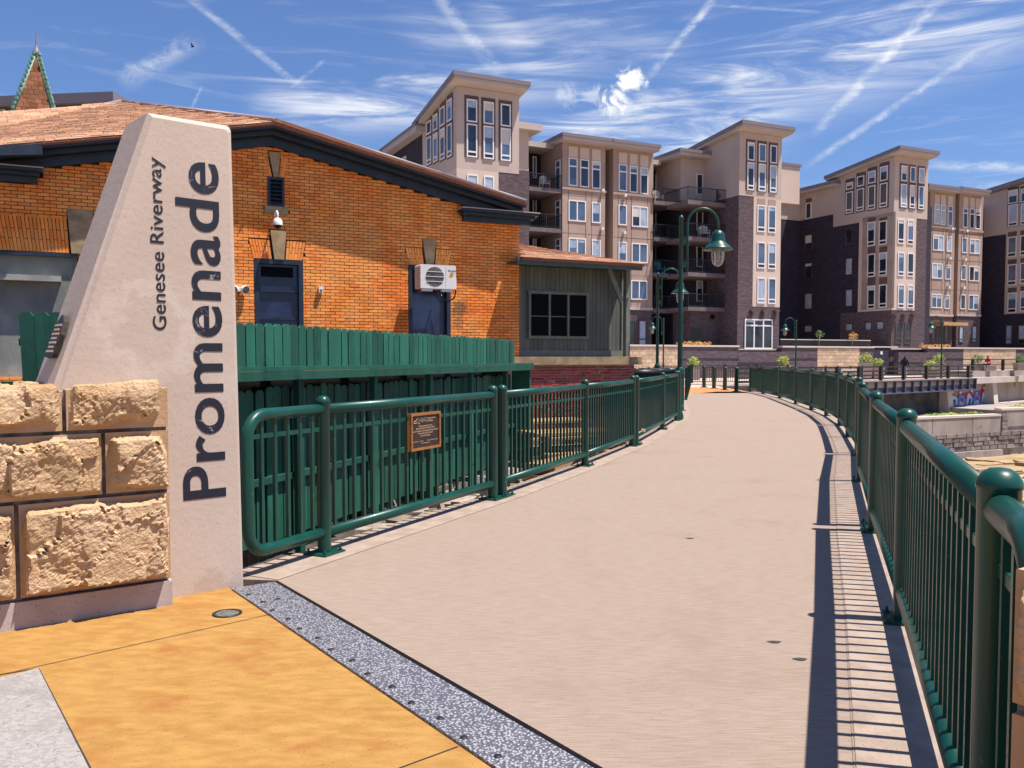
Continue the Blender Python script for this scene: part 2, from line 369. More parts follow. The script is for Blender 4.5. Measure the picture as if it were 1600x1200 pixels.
def text_verts(s, spacing=1.0, offset=0.):
    cu = bpy.data.curves.new('lettering', 'FONT'); cu.body = s; cu.size = 1; cu.space_character = spacing; cu.offset = offset
    cu.resolution_u = 5; o = bpy.data.objects.new('lettering_source', cu); COL.objects.link(o)
    dg = bpy.context.evaluated_depsgraph_get(); me = bpy.data.meshes.new_from_object(o.evaluated_get(dg))
    vs = [v.co.copy() for v in me.vertices]; fs = [list(p.vertices) for p in me.polygons]
    bpy.data.objects.remove(o); bpy.data.curves.remove(cu); bpy.data.meshes.remove(me); return vs, fs
def add_text(mb, s, org, ux, uy, m, width=None, height=None, up=None, spacing=1., offset=0., thick=.002, align='l', cap=None):
    vs, fs = text_verts(s, spacing, offset)
    x0 = min(v.x for v in vs); x1 = max(v.x for v in vs); hc = cap or .73
    sx = (width / (x1 - x0)) if width else height / hc; sy = (height / hc) if height else sx
    sh = {'l': 0, 'c': -.5 * (x1 - x0), 'r': -(x1 - x0)}[align]
    n = ux.cross(uy).normalized()
    mb.add([org + ux * ((v.x - x0 + sh) * sx) + uy * (v.y * sy) + n * thick for v in vs], fs, m)

# ------------------------------------------------------------------ the ground
def V2(p): return Vector((p[0], p[1]))
LP = [(-1.447, 6.556), (-.206, 9.128), (-.106, 9.34), (1.025, 11.992), (2.076, 14.742), (2.17, 14.97), (3.208, 18.243), (4.0, 20.85), (4.10, 21.1), (4.95, 24.9), (5.75, 29.4)]
RP = [(1.258, 2.20), (2.24, 4.855), (3.15, 7.40), (3.24, 7.63), (4.285, 10.476), (5.40, 13.33), (5.49, 13.56), (6.45, 16.4), (7.36, 19.2), (7.44, 19.42),
      (8.284, 22.564), (8.86, 25.3), (8.92, 25.55), (9.503, 28.707), (10.25, 32.8), (10.33, 33.1), (10.80, 36.9), (10.95, 39.4)]
def extend(path, back, fwd=0):
    a = V2(path[0]) - V2(path[1]); a.normalize(); q = [V2(path[0]) + a * back] + [V2(p) for p in path]
    if fwd:
        b = V2(path[-1]) - V2(path[-2]); q.append(V2(path[-1]) + b.normalized() * fwd)
    return q
def offset(path, o):                        # positive: to the right of travel
    r = []
    for i, p in enumerate(path):
        t = path[min(i + 1, len(path) - 1)] - path[max(i - 1, 0)]; t.normalize(); r.append(p + Vector((t.y, -t.x)) * o)
    return r
LPe, RPe = extend(LP, .78, 6), extend(RP, 2.0)
def sheet(name, ring, z, m, thick=.3, parent=None):
    b = MB(); n = len(ring); tri = tessellate_polygon([[Vector((p[0], p[1], 0)) for p in ring]])
    b.add([(p[0], p[1], z - thick) for p in ring] + [(p[0], p[1], z) for p in ring], [tuple(n + k for k in t) for t in tri] + [tuple(t) for t in tri] + [(i, (i + 1) % n, n + (i + 1) % n, n + i) for i in range(n)], m)
    o = b.build(name, parent)
    if parent is None: o['kind'] = 'structure'
    return o
pl0, pl1 = Vector((-1.822, 5.51)), Vector((.585, -.811)); pn = Vector((.811, .585))
def plate_pt(t, w): q = pl0 + pl1 * t + pn * w; return (q.x, q.y)
deck_l = offset(LPe, -.20); deck_r = offset(RPe, .22)
sheet('promenade_deck', [plate_pt(-.06, .33), (-1.98, 5.80)] + [tuple(p) for p in deck_l] + [(9.5, 39.6), (10.9, 39.5)] + [tuple(p) for p in reversed(deck_r[2:])] + [plate_pt(6, .33)], 0, 'deck_concrete', .45)
def strip(name, path, o0, o1, z, m, thick=.004):
    a, c = offset(path, o0), offset(path, o1); b = MB()
    for i in range(len(path) - 1):
        q = [a[i], a[i + 1], c[i + 1], c[i]]
        b.add([(p.x, p.y, z) for p in q], [(0, 1, 2, 3)], m)
    o = b.build(name); o['kind'] = 'structure'; return o
strip('deck_edge', RPe[1:], -.30, .215, .004, 'edge_concrete'); strip('deck_edge', LPe, -.195, .22, .004, 'edge_concrete')
strip('deck_joint', RPe[1:], -.310, -.304, .003, 'joint_line')
sheet('forecourt_paving', [plate_pt(-.1, 0), plate_pt(9, 0), (-3, -6), (-9, -3), (-9, 1), (-4.6, 5.2), (-2.6, 7.0), (-2.05, 6.2)], 0, 'ochre_concrete', .3)
sheet('grey_paving_slab', [(-2.296, 4.092), (-.85, 2.12), (-2.3, .6), (-3.75, 2.45)], .004, 'grey_concrete', .1)
def groove(a, c, w=.006):
    a, c = gp(*a), gp(*c); t = (c - a).normalized(); n = Vector((-t.y, t.x, 0)) * w / 2
    b = MB(); b.add([a - n + Vector((0, 0, .003)), c - n + Vector((0, 0, .003)), c + n + Vector((0, 0, .003)), a + n + Vector((0, 0, .003))], [(0, 1, 2, 3)], 'dark_joint')
    o = b.build('paving_joint'); o['kind'] = 'structure'
groove((-120, 1082), (428, 959)); groove((610, 1206), (716, 1167)); groove((60, 1045), (142, 1203), .008); groove((-80, 1068), (60, 1045), .008)
sheet('joint_gap', [plate_pt(-.06, .286), plate_pt(9, .286), plate_pt(9, .329), plate_pt(-.06, .329)], -.03, 'dark_joint', .1)
# steel cover plate over the expansion joint
pt = thing('expansion_joint_cover', (pl0.x, pl0.y, 0), 'grey steel tread plate laid diagonally between the ochre paving and the pale walkway', 'cover plate')
b = MB(); b.prism([(*plate_pt(0, .0), .001), (*plate_pt(6, .0), .001), (*plate_pt(6, .285), .001), (*plate_pt(0, .285), .001)], (0, 0, .011), 'tread_plate'); b.build('plate', pt)
bolt_me = MB(); bolt_me.lathe([(0, .003), (.014, .003), (.017, .0), (.017, -.004)], (0, 0, 0), 'bolt_dark', 8); bolt_me = bolt_me.mesh('bolt')
for i in range(15):
    q = plate_pt(.22 + i * .21, .035 + (.018 if i % 2 else 0)); link('bolt', bolt_me, pt, (q[0], q[1], .0135))
q = plate_pt(.42, .15); link('bolt', bolt_me, pt, (q[0], q[1], .0135))
# recessed light in the paving
dl = gp(355, 959); t = thing('ground_light', dl, 'small round light set flush in the ochre paving before the tall sign', 'ground light')
b = MB(); b.lathe([(.085, .0), (.085, .006), (.068, .006), (.066, .002)], dl, 'bolt_dark', 24); b.build('rim', t)
b = MB(); b.lathe([(.066, .003), (.04, .005), (0, .006)], dl, 'ac_dark', 24); b.build('lens', t)
sheet('lower_ground', [(-60, 4.0), (-2.6, 5.0)] + [tuple(p) for p in offset(LPe, .6)] + [(7.4, 38), (-60, 60)], -.5, 'lower_soil', .3)
sheet('riverbed', [(-900, -300), (900, -300), (900, 1500), (-900, 1500)], -5.7, 'riverbed_rock', .3)
E0, E1 = Vector((20.8, 55.8)), Vector((37.3, 69.3)); ED = (E1 - E0).normalized()
Eb = E0 - ED * 12.2
sheet('plaza', [(-60, 62), (7.3, 36), (9.5, 39.58), (10.95, 39.48), (11.3, 46.6), tuple(Eb), tuple(E0), tuple(E1), (45, 76.2), (120, 137), (100, 180), (-60, 150)], -.012, 'plaza_concrete', .5)
sheet('orange_paving_band', [(5.3, 37.2), (10.85, 38.0), (11.0, 44.8), (6.0, 47)], .0, 'orange_brick_paving', .1)
# manhole-like marks on the deck
for x, y in ((1078, 841), (1210, 1003), (1250, 1030)):
    p = gp(x, y, .002); b = MB(); b.add([p + Vector((.035 * math.cos(a) * (1 + .3 * math.sin(3 * a)), .022 * math.sin(a), 0)) for a in [k * .52 for k in range(12)]], [tuple(range(12))], 'dark_joint')
    tag(b.build('stain_tint'), kind='structure')

# ------------------------------------------------------------------ stone-block wall
def smooth(a, c, x):
    t = max(0, min(1, (x - a) / (c - a))); return t * t * (3 - 2 * t)
def rock_block(F, u0, u1, z0, z1, depth, seed, parent, top=False, bulge=.06, name='stone_block', lab=None):
    w, h = u1 - u0, z1 - z0; tl = depth if top else 0
    nx = max(8, int(w / .011)); ns = max(8, int((h + tl) / .011)); S = h + tl
    b = MB(); vs = []; dis = []
    for j in range(ns + 1):
        for i in range(nx + 1):
            u, s = u0 + w * i / nx, S * j / ns
            q = Vector((u * 3.1 + seed, s * 3.1, seed * 2.3))
            n1 = noise.noise(q * 1.1); n2 = noise.fractal(q * 3.3, .9, 2.1, 5); n3 = noise.noise(q * 14) + .6 * noise.noise(q * 31)
            fc = 0
            for sc_, am in ((1.3, .06), (3.4, .024)):
                qq = q * sc_ + Vector((.35 * n1, .35 * n3, 0)) * .5; pt_ = noise.voronoi(qq)[1][0]; gr = noise.noise_vector(pt_ * 7.3); fc += am / sc_ * (gr.dot(qq - pt_) * 1.5 + .9 * gr.z)
            el = min(u - u0, u1 - u); eb = s; et = (S - s)
            mg = .012 + .06 * max(0, noise.noise(q * 1.5 + Vector((9, 0, 0))) + .1)
            mt = .012 if top else .022 + .08 * max(0, noise.noise(Vector((u * 4.2 + seed, 3, 0))) + .1) + .005 * n3
            mg += .006 * n3; k = smooth(mg * .7, mg + .018, el) * smooth(mg * 1.1, mg * 1.3 + .02, eb) * smooth(mt * .8, mt + .012, et)
            d = k * (bulge * (1.1 + .3 * n1) + .009 * n2 + fc + .003 * n3)
            if el < 1e-6 or eb < 1e-6 or et < 1e-6: d = 0
            if s <= h or not top: v, z, nv, nz = 0, z0 + s, 1, 0
            else: v, z, nv, nz = -(s - h), z1, 0, 1
            if top:
                a = smooth(h - .05, h + .05, s); nv, nz = 1 - a, a; l = math.hypot(nv, nz); nv /= l; nz /= l
                d *= 1 - .45 * a
            vs.append(F.W(u, v + max(d, -.004) * nv, z + max(d, -.004) * nz)); dis.append(k)
    f1, f2 = [], []
    for j in range(ns):
        for i in range(nx):
            a = j * (nx + 1) + i; (f1 if dis[a] > .12 else f2).append((a, a + 1, a + nx + 2, a + nx + 1))
    b.add(vs, f1, 'sandstone'); k0 = len(b.v)
    i2 = b.mid('sandstone_margin')
    for f in f2: b.f.append(list(f)); b.mi.append(i2); b.sm.append(False)
    F.box(b, u0 + .001, u1 - .001, -depth, -.004, z0 + .001, z1 - .001, 'sandstone_margin')
    o = b.build(name, parent)
    if lab: o['label'] = lab
    return o
SW = Fr((-2.073, 5.175), (.812, .584))
swt = thing('stone_wall', SW.W(0, 0, 0), 'low wall of rough tan sandstone blocks in front of the tall concrete sign', 'stone wall')
uz = lambda x, y, v=0: SW.px(x, y, v)
b = MB(); SW.box(b, -3.2, 0, -.5, .0, -.02, uz(268, 907)[1], 'footing_concrete'); b.build('footing', swt)
zr = [uz(268, 905)[1] + .004, uz(266, 766)[1], uz(263, 669)[1], uz(262, 606)[1]]
b = MB(); SW.box(b, -3.19, -.012, -.48, -.028, zr[0] - .004, zr[3] - .02, 'stone_mortar'); b.build('mortar', swt)
ux = lambda x, y: uz(x, y)[0]
J = .011
u_r = -.008
rock_block(SW, ux(100, 640) + J, u_r, zr[2] + J, zr[3], .45, 1.3, swt, True, .042)
rock_block(SW, ux(100, 640) - 1.05, ux(100, 640) - J, zr[2] + J, zr[3] - .004, .45, 5.1, swt, True, .045)
rock_block(SW, ux(162, 725) + J, u_r, zr[1] + J, zr[2] - J, .45, 8.7, swt, False, .062)
rock_block(SW, ux(162, 725) - 1.10, ux(162, 725) - J, zr[1] + J, zr[2] - J, .45, 12.9, swt, False, .058)
rock_block(SW, ux(27, 860) + J, u_r, zr[0] + J, zr[1] - J, .45, 21.4, swt, False, .075)
rock_block(SW, ux(27, 860) - 1.0, ux(27, 860) - J, zr[0] + J, zr[1] - J, .45, 33.2, swt, False, .06)
for x0, dz0, dz1, w0, sd in ((ux(100, 640) - 1.05, 2, 3, 1.0, 71.), (ux(162, 725) - 1.10, 1, 2, 1.0, 75.), (ux(27, 860) - 1.0, 0, 1, 1.0, 79.)):
    a = x0
    while a > -3.1:
        e = max(-3.19, a - w0); rock_block(SW, e + J, a - J, zr[dz0] + J, zr[dz1] - (J if dz1 < 3 else .003), .45, sd, swt, dz1 == 3, .05); a = e; sd += 1.7
# its counterpart on the river side, cut by the frame
SR = Fr((1.165, 1.118), (.812, .584))
srt = thing('stone_wall', SR.W(0, 0, 0), 'pinkish rough stone wall end beside the near end of the river-side railing', 'stone wall')
b = MB(); SR.box(b, .0, 1.3, -.5, .0, -.02, .17, 'footing_concrete'); b.build('footing', srt)
b = MB(); SR.box(b, .02, 1.28, -.47, -.03, .17, 1.12, 'stone_mortar'); b.build('mortar', srt)
rock_block(SR, .012, .55, .18, .56, .45, 41., srt); rock_block(SR, .57, 1.28, .18, .56, .45, 44., srt)
rock_block(SR, .0, .72, .58, .87, .45, 47., srt); rock_block(SR, .74, 1.28, .58, .87, .45, 49., srt); rock_block(SR, .012, 1.28, .89, 1.14, .45, 52., srt, True, .05)

EF = Fr(SR.W(0, -.47, 0)[:2], (.584, -.812))
rock_block(EF, .0, .46, .18, .56, .05, 61., srt, False, .05); rock_block(EF, .0, .46, .58, .87, .05, 63., srt, False, .04); rock_block(EF, .0, .46, .89, 1.13, .05, 66., srt, False, .045)
# ------------------------------------------------------------------ the tall concrete sign
PF = Fr((-1.791, 5.636), (.734, .679)); TH = .42
pyt = thing('concrete_sign', PF.W(-.6, -.2, 0), 'tall tapering concrete sign pylon lettered Genesee Riverway Promenade', 'sign')
c_ = .036
o_tl, o_tr = PF.px(230.5, 176.5, -c_), PF.px(360.5, 198, -c_); o_lm = PF.px(84, 600, -c_); o_br = (PF.px(380, 912, -c_)[0], -.02)
sl_ = (o_tl[0] - o_lm[0]) / (o_tl[1] - o_lm[1]); o_bl = (o_tl[0] - sl_ * (o_tl[1] + .02), -.02)
i_tl, i_tr = PF.px(239, 183), PF.px(356, 203); i_br = (PF.px(377, 914)[0], -.02)
i_bl = (o_bl[0] + .05, -.02); r_ = .03
outer = [o_bl, o_br, (o_tr[0], o_tr[1] - r_), (o_tr[0] - r_ * .3, o_tr[1] - r_ * .3), (o_tr[0] - r_, o_tr[1]), o_tl]
inner = [i_bl, i_br, (i_tr[0], i_tr[1] - r_ * .6), (i_tr[0] - r_ * .2, i_tr[1] - r_ * .2), (i_tr[0] - r_ * .6, i_tr[1]), i_tl]
b = MB(); n = len(outer); vs = [PF.W(u, -TH, z) for u, z in outer] + [PF.W(u, -c_, z) for u, z in outer] + [PF.W(u, 0, z) for u, z in inner]
fs = [tuple(range(n - 1, -1, -1)), tuple(range(2 * n, 3 * n))]
for k in (0, n):
    fs += [(k + i, k + (i + 1) % n, k + n + (i + 1) % n, k + n + i) for i in range(n)]
b.add(vs, fs, 'pylon_concrete'); b.build('pylon', pyt)
def vtext(s, base0, top, xh_px, name, offset_=0., height=None):
    u0, z0 = PF.px(*base0); u1, z1 = PF.px(*top)
    a = PF.W(u0, .002, z0); e = PF.W(u1, .002, z1); up = (e - a); L = up.length; up.normalize()
    left = -PF.U
    bb = MB(); add_text(bb, s, a, up, left, 'letter_navy', width=L, height=height, offset=offset_, thick=0.001, spacing=1.02); return bb.build(name, pyt)
capu = abs(PF.px(352, 775)[0] - PF.px(283, 775)[0])
vtext('Promenade', (352, 775), (339, 257), 0, 'lettering', .013, capu * 1.0)
capu2 = abs(PF.px(260, 515)[0] - PF.px(238, 515)[0])
vtext('Genesee', (260, 516), (256, 394), 0, 'lettering', .006, capu2); vtext('Riverway', (255.6, 381), (251, 247), 0, 'lettering', .006, capu2)
# bronze boat-shaped plaque on its sloping flank
Dv = -PF.N; ed = (PF.W(o_tl[0], -c_, o_tl[1]) - PF.W(o_bl[0], -c_, o_bl[1])).normalized()
zb = PF.px(96, 560, -c_)[1]; e0 = PF.W(o_bl[0] + sl_ * zb, -c_, zb) + Dv * .17
fn = ed.cross(Dv).normalized()
if fn.dot(PF.U) > 0: fn = -fn
b = MB(); ring = [(0, -.07), (.02, -.085), (.14, -.095), (.22, -.07), (.262, -.02), (.262, .02), (.22, .07), (.14, .095), (.02, .085), (0, .07)]
b.prism([e0 + ed * s + Dv * t for s, t in ring], fn * .028, 'bronze_dark')
for k in range(7): b.obox(e0 + ed * (.035 + k * .027) + fn * .030, Dv * (.05 if k % 2 else .065), ed * .006, fn * .003, 'bronze_letter')
o = b.build('plaque', pyt); o['label'] = 'small dark bronze plaque with tapered top on the sloping flank'

# ------------------------------------------------------------------ railings
POST_R, TOP_Z, BOT_Z, BAR_Z, RAIL_R = .052, 1.115, .165, .965, .043
post_b = MB(); post_b.lathe([(.052, .012), (.052, 1.165), (.056, 1.168), (.056, 1.178), (.052, 1.19), (.042, 1.207), (.026, 1.218), (0, 1.222)], (0, 0, 0), 'green_paint', 18); post_me = post_b.mesh('post')
pl_b = MB(); pl_b.box(-.125, .125, -.105, .105, .004, .018, 'green_paint'); plate_me = pl_b.mesh('base_plate')
bl_b = MB(); bl_b.lathe([(.016, .018), (.016, .03), (.009, .03), (.009, .052), (0, .053)], (0, 0, 0), 'green_paint', 6, False); rbolt_me = bl_b.mesh('bolt')
ba_b = MB(); ba_b.box(-.013, .013, -.013, .013, BOT_Z + .03, TOP_Z - .03, 'green_paint'); bal_me = ba_b.mesh('baluster')
def arc3(c, a, b_, r, n=7): return [c + a * (r * math.sin(k * math.pi / 2 / n)) + b_ * (r * (1 - math.cos(k * math.pi / 2 / n))) for k in range(n + 1)]
def railing_section(posts, label, group, loop_at=None, spacing=.128, bars=True):
    P = [Vector((p[0], p[1], 0)) for p in posts]
    t = thing('railing', P[0], label, 'railing', group)
    for i, p in enumerate(P):
        d = (P[min(i + 1, len(P) - 1)] - P[max(i - 1, 0)]).normalized(); a = math.atan2(d.y, d.x)
        o = link('post', post_me, t, p); o.rotation_euler = (0, 0, a)
        q = link('base_plate', plate_me, t, p); q.rotation_euler = (0, 0, a)
        if p.length < 21:
            for sx in (-1, 1):
                for sy in (-1, 1):
                    r = Matrix.Rotation(a, 3, 'Z') @ Vector((sx * .095, sy * .078, 0)); g_ = link('bolt', rbolt_me, q); g_.location = Vector((sx * .095, sy * .078, 0))
    spans = [(P[i], P[i + 1], False) for i in range(len(P) - 1)]
    z = Vector((0, 0, 1))
    for a, c, _ in spans:
        d = (c - a).normalized(); L = (c - a).length; g_ = d * POST_R * .6
        for zz in (TOP_Z, BOT_Z):
            b = MB(); b.tube([a + g_ + z * zz, c - g_ + z * zz], RAIL_R, 'green_paint', 14); b.build('top_rail' if zz == TOP_Z else 'bottom_rail', t)
        b = MB(); b.obox((a + c) / 2 + z * BAR_Z, d * (L / 2 - POST_R), d.cross(z) * .008, z * .016, 'green_paint'); b.build('thin_rail', t)
        n = max(2, round(L / spacing))
        for k in range(1, n):
            o = link('baluster', bal_me, t, a + d * (L * k / n)); o.rotation_euler = (0, 0, math.atan2(d.y, d.x))
    if loop_at is not None:                 # rounded end loop beyond the first post
        a = P[0]; d = -(P[1] - P[0]).normalized(); L = loop_at; r = .16
        pts = [a + d * .03 + z * TOP_Z] + arc3(a + d * (L - r) + z * TOP_Z, d, -z, r) + [q for q in arc3(a + d * L + z * (BOT_Z + r), -z, -d, r)] + [a + d * .03 + z * BOT_Z]
        b = MB(); b.tube(pts, RAIL_R, 'green_paint', 14); b.build('end_loop', t)
        b = MB(); b.obox(a + d * (L / 2) + z * BAR_Z, d * (L / 2 - .03), d.cross(z) * .008, z * .016, 'green_paint'); b.build('thin_rail', t)
        n = round(L / .13)
        for k in range(1, n):
            o = link('baluster', bal_me, t, a + d * (L * k / n)); o.rotation_euler = (0, 0, math.atan2(d.y, d.x))
    return t
GL, GR = 'green railings along the left edge of the walkway', 'green railings along the river edge of the walkway'
rl1 = railing_section(LP[:2], 'green railing with a rounded end loop and the bronze plaque, next to the concrete sign', GL, .82)
railing_section(LP[2:5], 'green railing in front of the gap between the picket fence and the red brick footing', GL)
railing_section(LP[5:8], 'green railing that ends beside the tallest lamp post', GL)
railing_section(LP[8:], 'short far green railing just past the foot of the tallest lamp post', GL)
railing_section(RP[0:3], 'nearest green railing on the river side, cut by the frame beside the pinkish stone', GR, .52)
railing_section(RP[3:6], 'second green railing of the river side counted from the pinkish stone', GR)
railing_section(RP[6:9], 'third green railing of the river side, where it bends before the wooden boardwalk', GR)
railing_section(RP[9:12], 'fourth green railing of the river side, below the black boardwalk rails', GR)
railing_section(RP[12:15], 'fifth green railing of the river side, in front of the slim dark lamp post', GR)
railing_section(RP[15:18], 'farthest green railing of the river side, ending at the row of bollards', GR)

# bronze plaque hung on the first railing
pa, pc_ = Vector((*LP[0], 0)), Vector((*LP[1], 0)); RF = Fr(LP[0], (pc_ - pa).normalized())
u0, z1 = RF.px(641, 647, .05); u1 = RF.px(687, 670, .05)[0]; z0 = RF.px(641, 706, .05)[1]
pq = thing('bronze_plaque', RF.W((u0 + u1) / 2, .05, z0), 'bronze dedication plaque with gold rim hung on the first green railing', 'plaque')
b = MB(); w_ = .022
for q in ((u0, u1, z0, z0 + w_), (u0, u1, z1 - w_, z1), (u0, u0 + w_, z0 + w_, z1 - w_), (u1 - w_, u1, z0 + w_, z1 - w_)): RF.box(b, q[0], q[1], .018, .062, q[2], q[3], 'bronze_rim')
b.build('rim', pq); b = MB(); RF.box(b, u0 + w_, u1 - w_, .02, .05, z0 + w_, z1 - w_, 'bronze_dark'); b.build('panel', pq)
b = MB(); W_, H_ = u1 - u0, z1 - z0; uc = (u0 + u1) / 2; zv = Vector((0, 0, 1))
def ptext(s, u, zz, h, al='c', width=None): add_text(b, s, RF.W(u, .0505, zz), RF.U, zv, 'bronze_letter', height=h, align=al, thick=.001, offset=.01, width=width)
ptext('NEW YORK', uc - W_ * .17, z0 + H_ * .845, H_ * .036, 'l', W_ * .19); ptext('STATE OF', uc - W_ * .17, z0 + H_ * .80, H_ * .03, 'l', W_ * .16); ptext('OPPORTUNITY.', uc - W_ * .17, z0 + H_ * .76, H_ * .028, 'l', W_ * .2)
ptext('Department', uc + W_ * .06, z0 + H_ * .825, H_ * .05, 'l', W_ * .28); ptext('of State', uc + W_ * .06, z0 + H_ * .75, H_ * .05, 'l', W_ * .19)
for s, zz, w in (('Funding provided through', .625, .46), ('Environmental Protection Fund', .565, .62), ('Local Waterfront Revitalization Program Fund', .495, .86), ('Promenade at Erie Harbor', .43, .50), ('City of Rochester', .365, .34)):
    ptext(s, uc, z0 + H_ * zz, H_ * .045, 'c', W_ * w)
ptext('Andrew M. Cuomo, Governor', uc - W_ * .43, z0 + H_ * .225, H_ * .03, 'l', W_ * .36); ptext('Rossana Rosado, Secretary', uc + W_ * .05, z0 + H_ * .225, H_ * .03, 'l', W_ * .38); ptext('of State', uc, z0 + H_ * .165, H_ * .03, 'c', W_ * .28)
ny = [(-.38, .73), (-.39, .77), (-.33, .80), (-.30, .80), (-.285, .86), (-.235, .885), (-.225, .80), (-.215, .74), (-.19, .705), (-.235, .71), (-.27, .745), (-.38, .73)]
for (a, c), (e, f) in zip(ny, ny[1:]): b.tube([RF.W(uc + a * W_, .0515, z0 + c * H_), RF.W(uc + e * W_, .0515, z0 + f * H_)], .0022, 'bronze_letter', 4)
RF.box(b, uc + W_ * .035, uc + W_ * .04, .0505, .0515, z0 + H_ * .74, z0 + H_ * .89, 'bronze_letter')
b.build('lettering', pq)

# ------------------------------------------------------------------ green picket fence
FD = Vector((458, 1340)).normalized(); d0 = 7.4
FF = Fr(((372 - 800) / 1340 * d0, d0), FD)
fu1 = FF.px(830, 570)[0]; fz = 1.40
ft = thing('picket_fence', FF.W(0, 0, -.5), 'long green wooden fence of dog-eared pickets on a ledge behind the first railing', 'fence')
b = MB(); FF.box(b, -1.2, fu1 + .05, -.40, .03, fz - .012, fz + .03, 'picket_green'); FF.box(b, -1.2, fu1 + .05, .0, .035, fz - .095, fz - .014, 'picket_green'); b.build('ledge', ft)
rng = random.Random(3)
def picket(F, u, w, v, z0, z1, parent, lean=0., thick=.018, name='picket', me_cache={}):
    b = MB(); c = w * .24; du = lean
    F.poly(b, [(u, z0), (u + w, z0), (u + w + du, z1 - c), (u + w - c + du, z1), (u + c + du, z1), (u + du, z1 - c)], v, v + thick, 'picket_green'); return b.build(name, parent)
fu_end = FF.px(813, 540)[0]
u = -1.15
while u < fu_end - .1:
    w = .138 + rng.uniform(-.006, .006); picket(FF, u, w - .013, -.10 + rng.uniform(-.004, .004), fz + .03, 1.825 + rng.uniform(-.012, .012), ft, rng.uniform(-.004, .004)); u += w
b = MB(); FF.box(b, -1.15, fu_end, -.15, -.105, 1.62, 1.70, 'picket_green'); b.build('rail', ft)
u = -1.15; k = 0
while u < fu1 - .1:                           # lower boards, pointed tops, standing back under the ledge
    w = .145 + rng.uniform(-.008, .008); picket(FF, u, w - .016, -.36 + rng.uniform(-.012, .012), -.30, 1.22 + rng.uniform(-.02, .02), ft, rng.uniform(-.012, .012), name='board'); u += w
for z in (.32, ):
    b = MB(); FF.box(b, -1.15, fu1 - .02, -.335, -.285, z - .035, z + .03, 'picket_green'); b.build('rail', ft)
for x in (347, 487, 602, 687, 750, 803):
    uu = FF.px(x, 600, -.08)[0]; b = MB(); FF.box(b, uu - .045, uu + .045, -.27, -.20, -.48, fz - .015, 'picket_green'); b.build('fence_post', ft)
b = MB(); FF.box(b, fu1 - .02, fu1 + .03, -.36, -.02, -.48, fz - .014, 'picket_green'); b.build('end_panel', ft)
b = MB(); FF.box(b, -1.2, fu1 - .03, -.46, -.43, -.48, 1.36, 'lens_black'); b.build('gap_shade_panel', ft)  # black sheet added to paint the dark space behind the lower boards
# its return behind the sign
LF = Fr(((36 - 800) / 1340 * 7.9, 7.9), (1, .06)); lt = thing('picket_fence', LF.W(0, 0, 0), 'short piece of green dog-eared picket fence left of the concrete sign', 'fence')
uw = LF.px(61, 540)[0] - LF.px(38, 540)[0]; zt = LF.px(40, 489)[1]
for k in range(6): picket(LF, .02 + k * (uw + .004), uw, 0, .9, zt + rng.uniform(-.008, .008), lt, -.035)
b = MB(); LF.box(b, -.9, 1.0, -.05, .03, LF.px(0, 606)[1], LF.px(0, 596)[1], 'picket_green'); b.build('rail', lt)
b = MB(); LF.box(b, -.03, .02, -.04, .0, LF.px(30, 540)[1], LF.px(30, 529)[1], 'navy_paint'); b.build('bracket', lt)
b = MB(); LF.box(b, 0, .9, -.06, -.02, -.5, LF.px(0, 606)[1], 'picket_green'); b.build('fence_post', lt)

# ------------------------------------------------------------------ orange brick building
WF = Fr(((810 - 800) / 1340 * 20.6, 20.6), RD)
wp = lambda x, y, v=0.: WF.px(x, y, v)
bt = thing('brick_building', WF.W(-5, 0, -.5), 'orange brick building with shingled roof, navy cornice and blue doors behind the fence', 'building')
LEFT_U = wp(-260, 300)[0]
def at_u(p, q, u): return p[1] + (q[1] - p[1]) * (u - p[0]) / (q[0] - p[0])
pk, ra, rb, rc, rd_ = wp(422, 228), wp(724, 321), wp(730, 343), wp(811, 352), wp(183, 251)
la = (wp(62, 270)[0], at_u(rd_, pk, wp(62, 270)[0])); lb = (la[0] + (rb[0] - ra[0]) * -1, wp(54, 287)[1]); lc = (LEFT_U, wp(54, 287)[1])
top = [lc, lb, la, pk, ra, rb, rc]
def topz(u):
    for p, q in zip(top, top[1:]):
        if p[0] <= u <= q[0] and q[0] > p[0]: return at_u(p, q, u)
    return top[-1][1]
ZB = -.5
def rect(x0, y0, x1, y1, v=0.):
    u0, z1 = wp(x0, y0, v); u1 = wp(x1, (y0 + y1) / 2, v)[0]; z0 = wp(x0, y1, v)[1]; return u0, u1, z0, z1
door1, door2 = rect(397, 404, 474, 560), rect(638, 414, 704, 560)
vent, vsill = rect(418, 276, 444, 322), rect(413, 322, 449.5, 334)
panel = rect(-150, 384, 124, 592)
def arch(door, x0, x1, ytop, xk0, xk1, kx0, kx1, ykt): return dict(d=door, u0=wp(x0, ytop)[0], u1=wp(x1, ytop)[0], zt=wp((x0 + x1) / 2, ytop)[1], zb=door[3], kt=(wp(xk0, ykt)[0], wp(xk1, ykt)[0]), kb=(wp(kx0, ykt)[0], wp(kx1, ykt)[0]), kz=wp(xk0, ykt)[1])
arches = [arch(door1, 387, 479, 375, 422, 447, 428, 443, 359.5), arch(door2, 632, 707, 388, 660, 681, 665.6, 676.7, 373),
          arch(vent, 411, 449, 244, 419.5, 438, 427, 434, 237), arch(panel, -60, 150, 337, 104.6, 146, 110, 139, 326)]
holes = [door1, door2, vent, vsill, panel]
b = MB(); ring = [(LEFT_U, ZB), (rc[0], ZB)] + list(reversed(top)); cut = [[(h[0], h[2]), (h[0], h[3]), (h[1], h[3]), (h[1], h[2])] for h in (door1, door2, vent, panel)]
tri = tessellate_polygon([[Vector((u, z, 0)) for u, z in r] for r in [ring] + cut]); allp = [q for r in [ring] + cut for q in r]; n = len(ring)
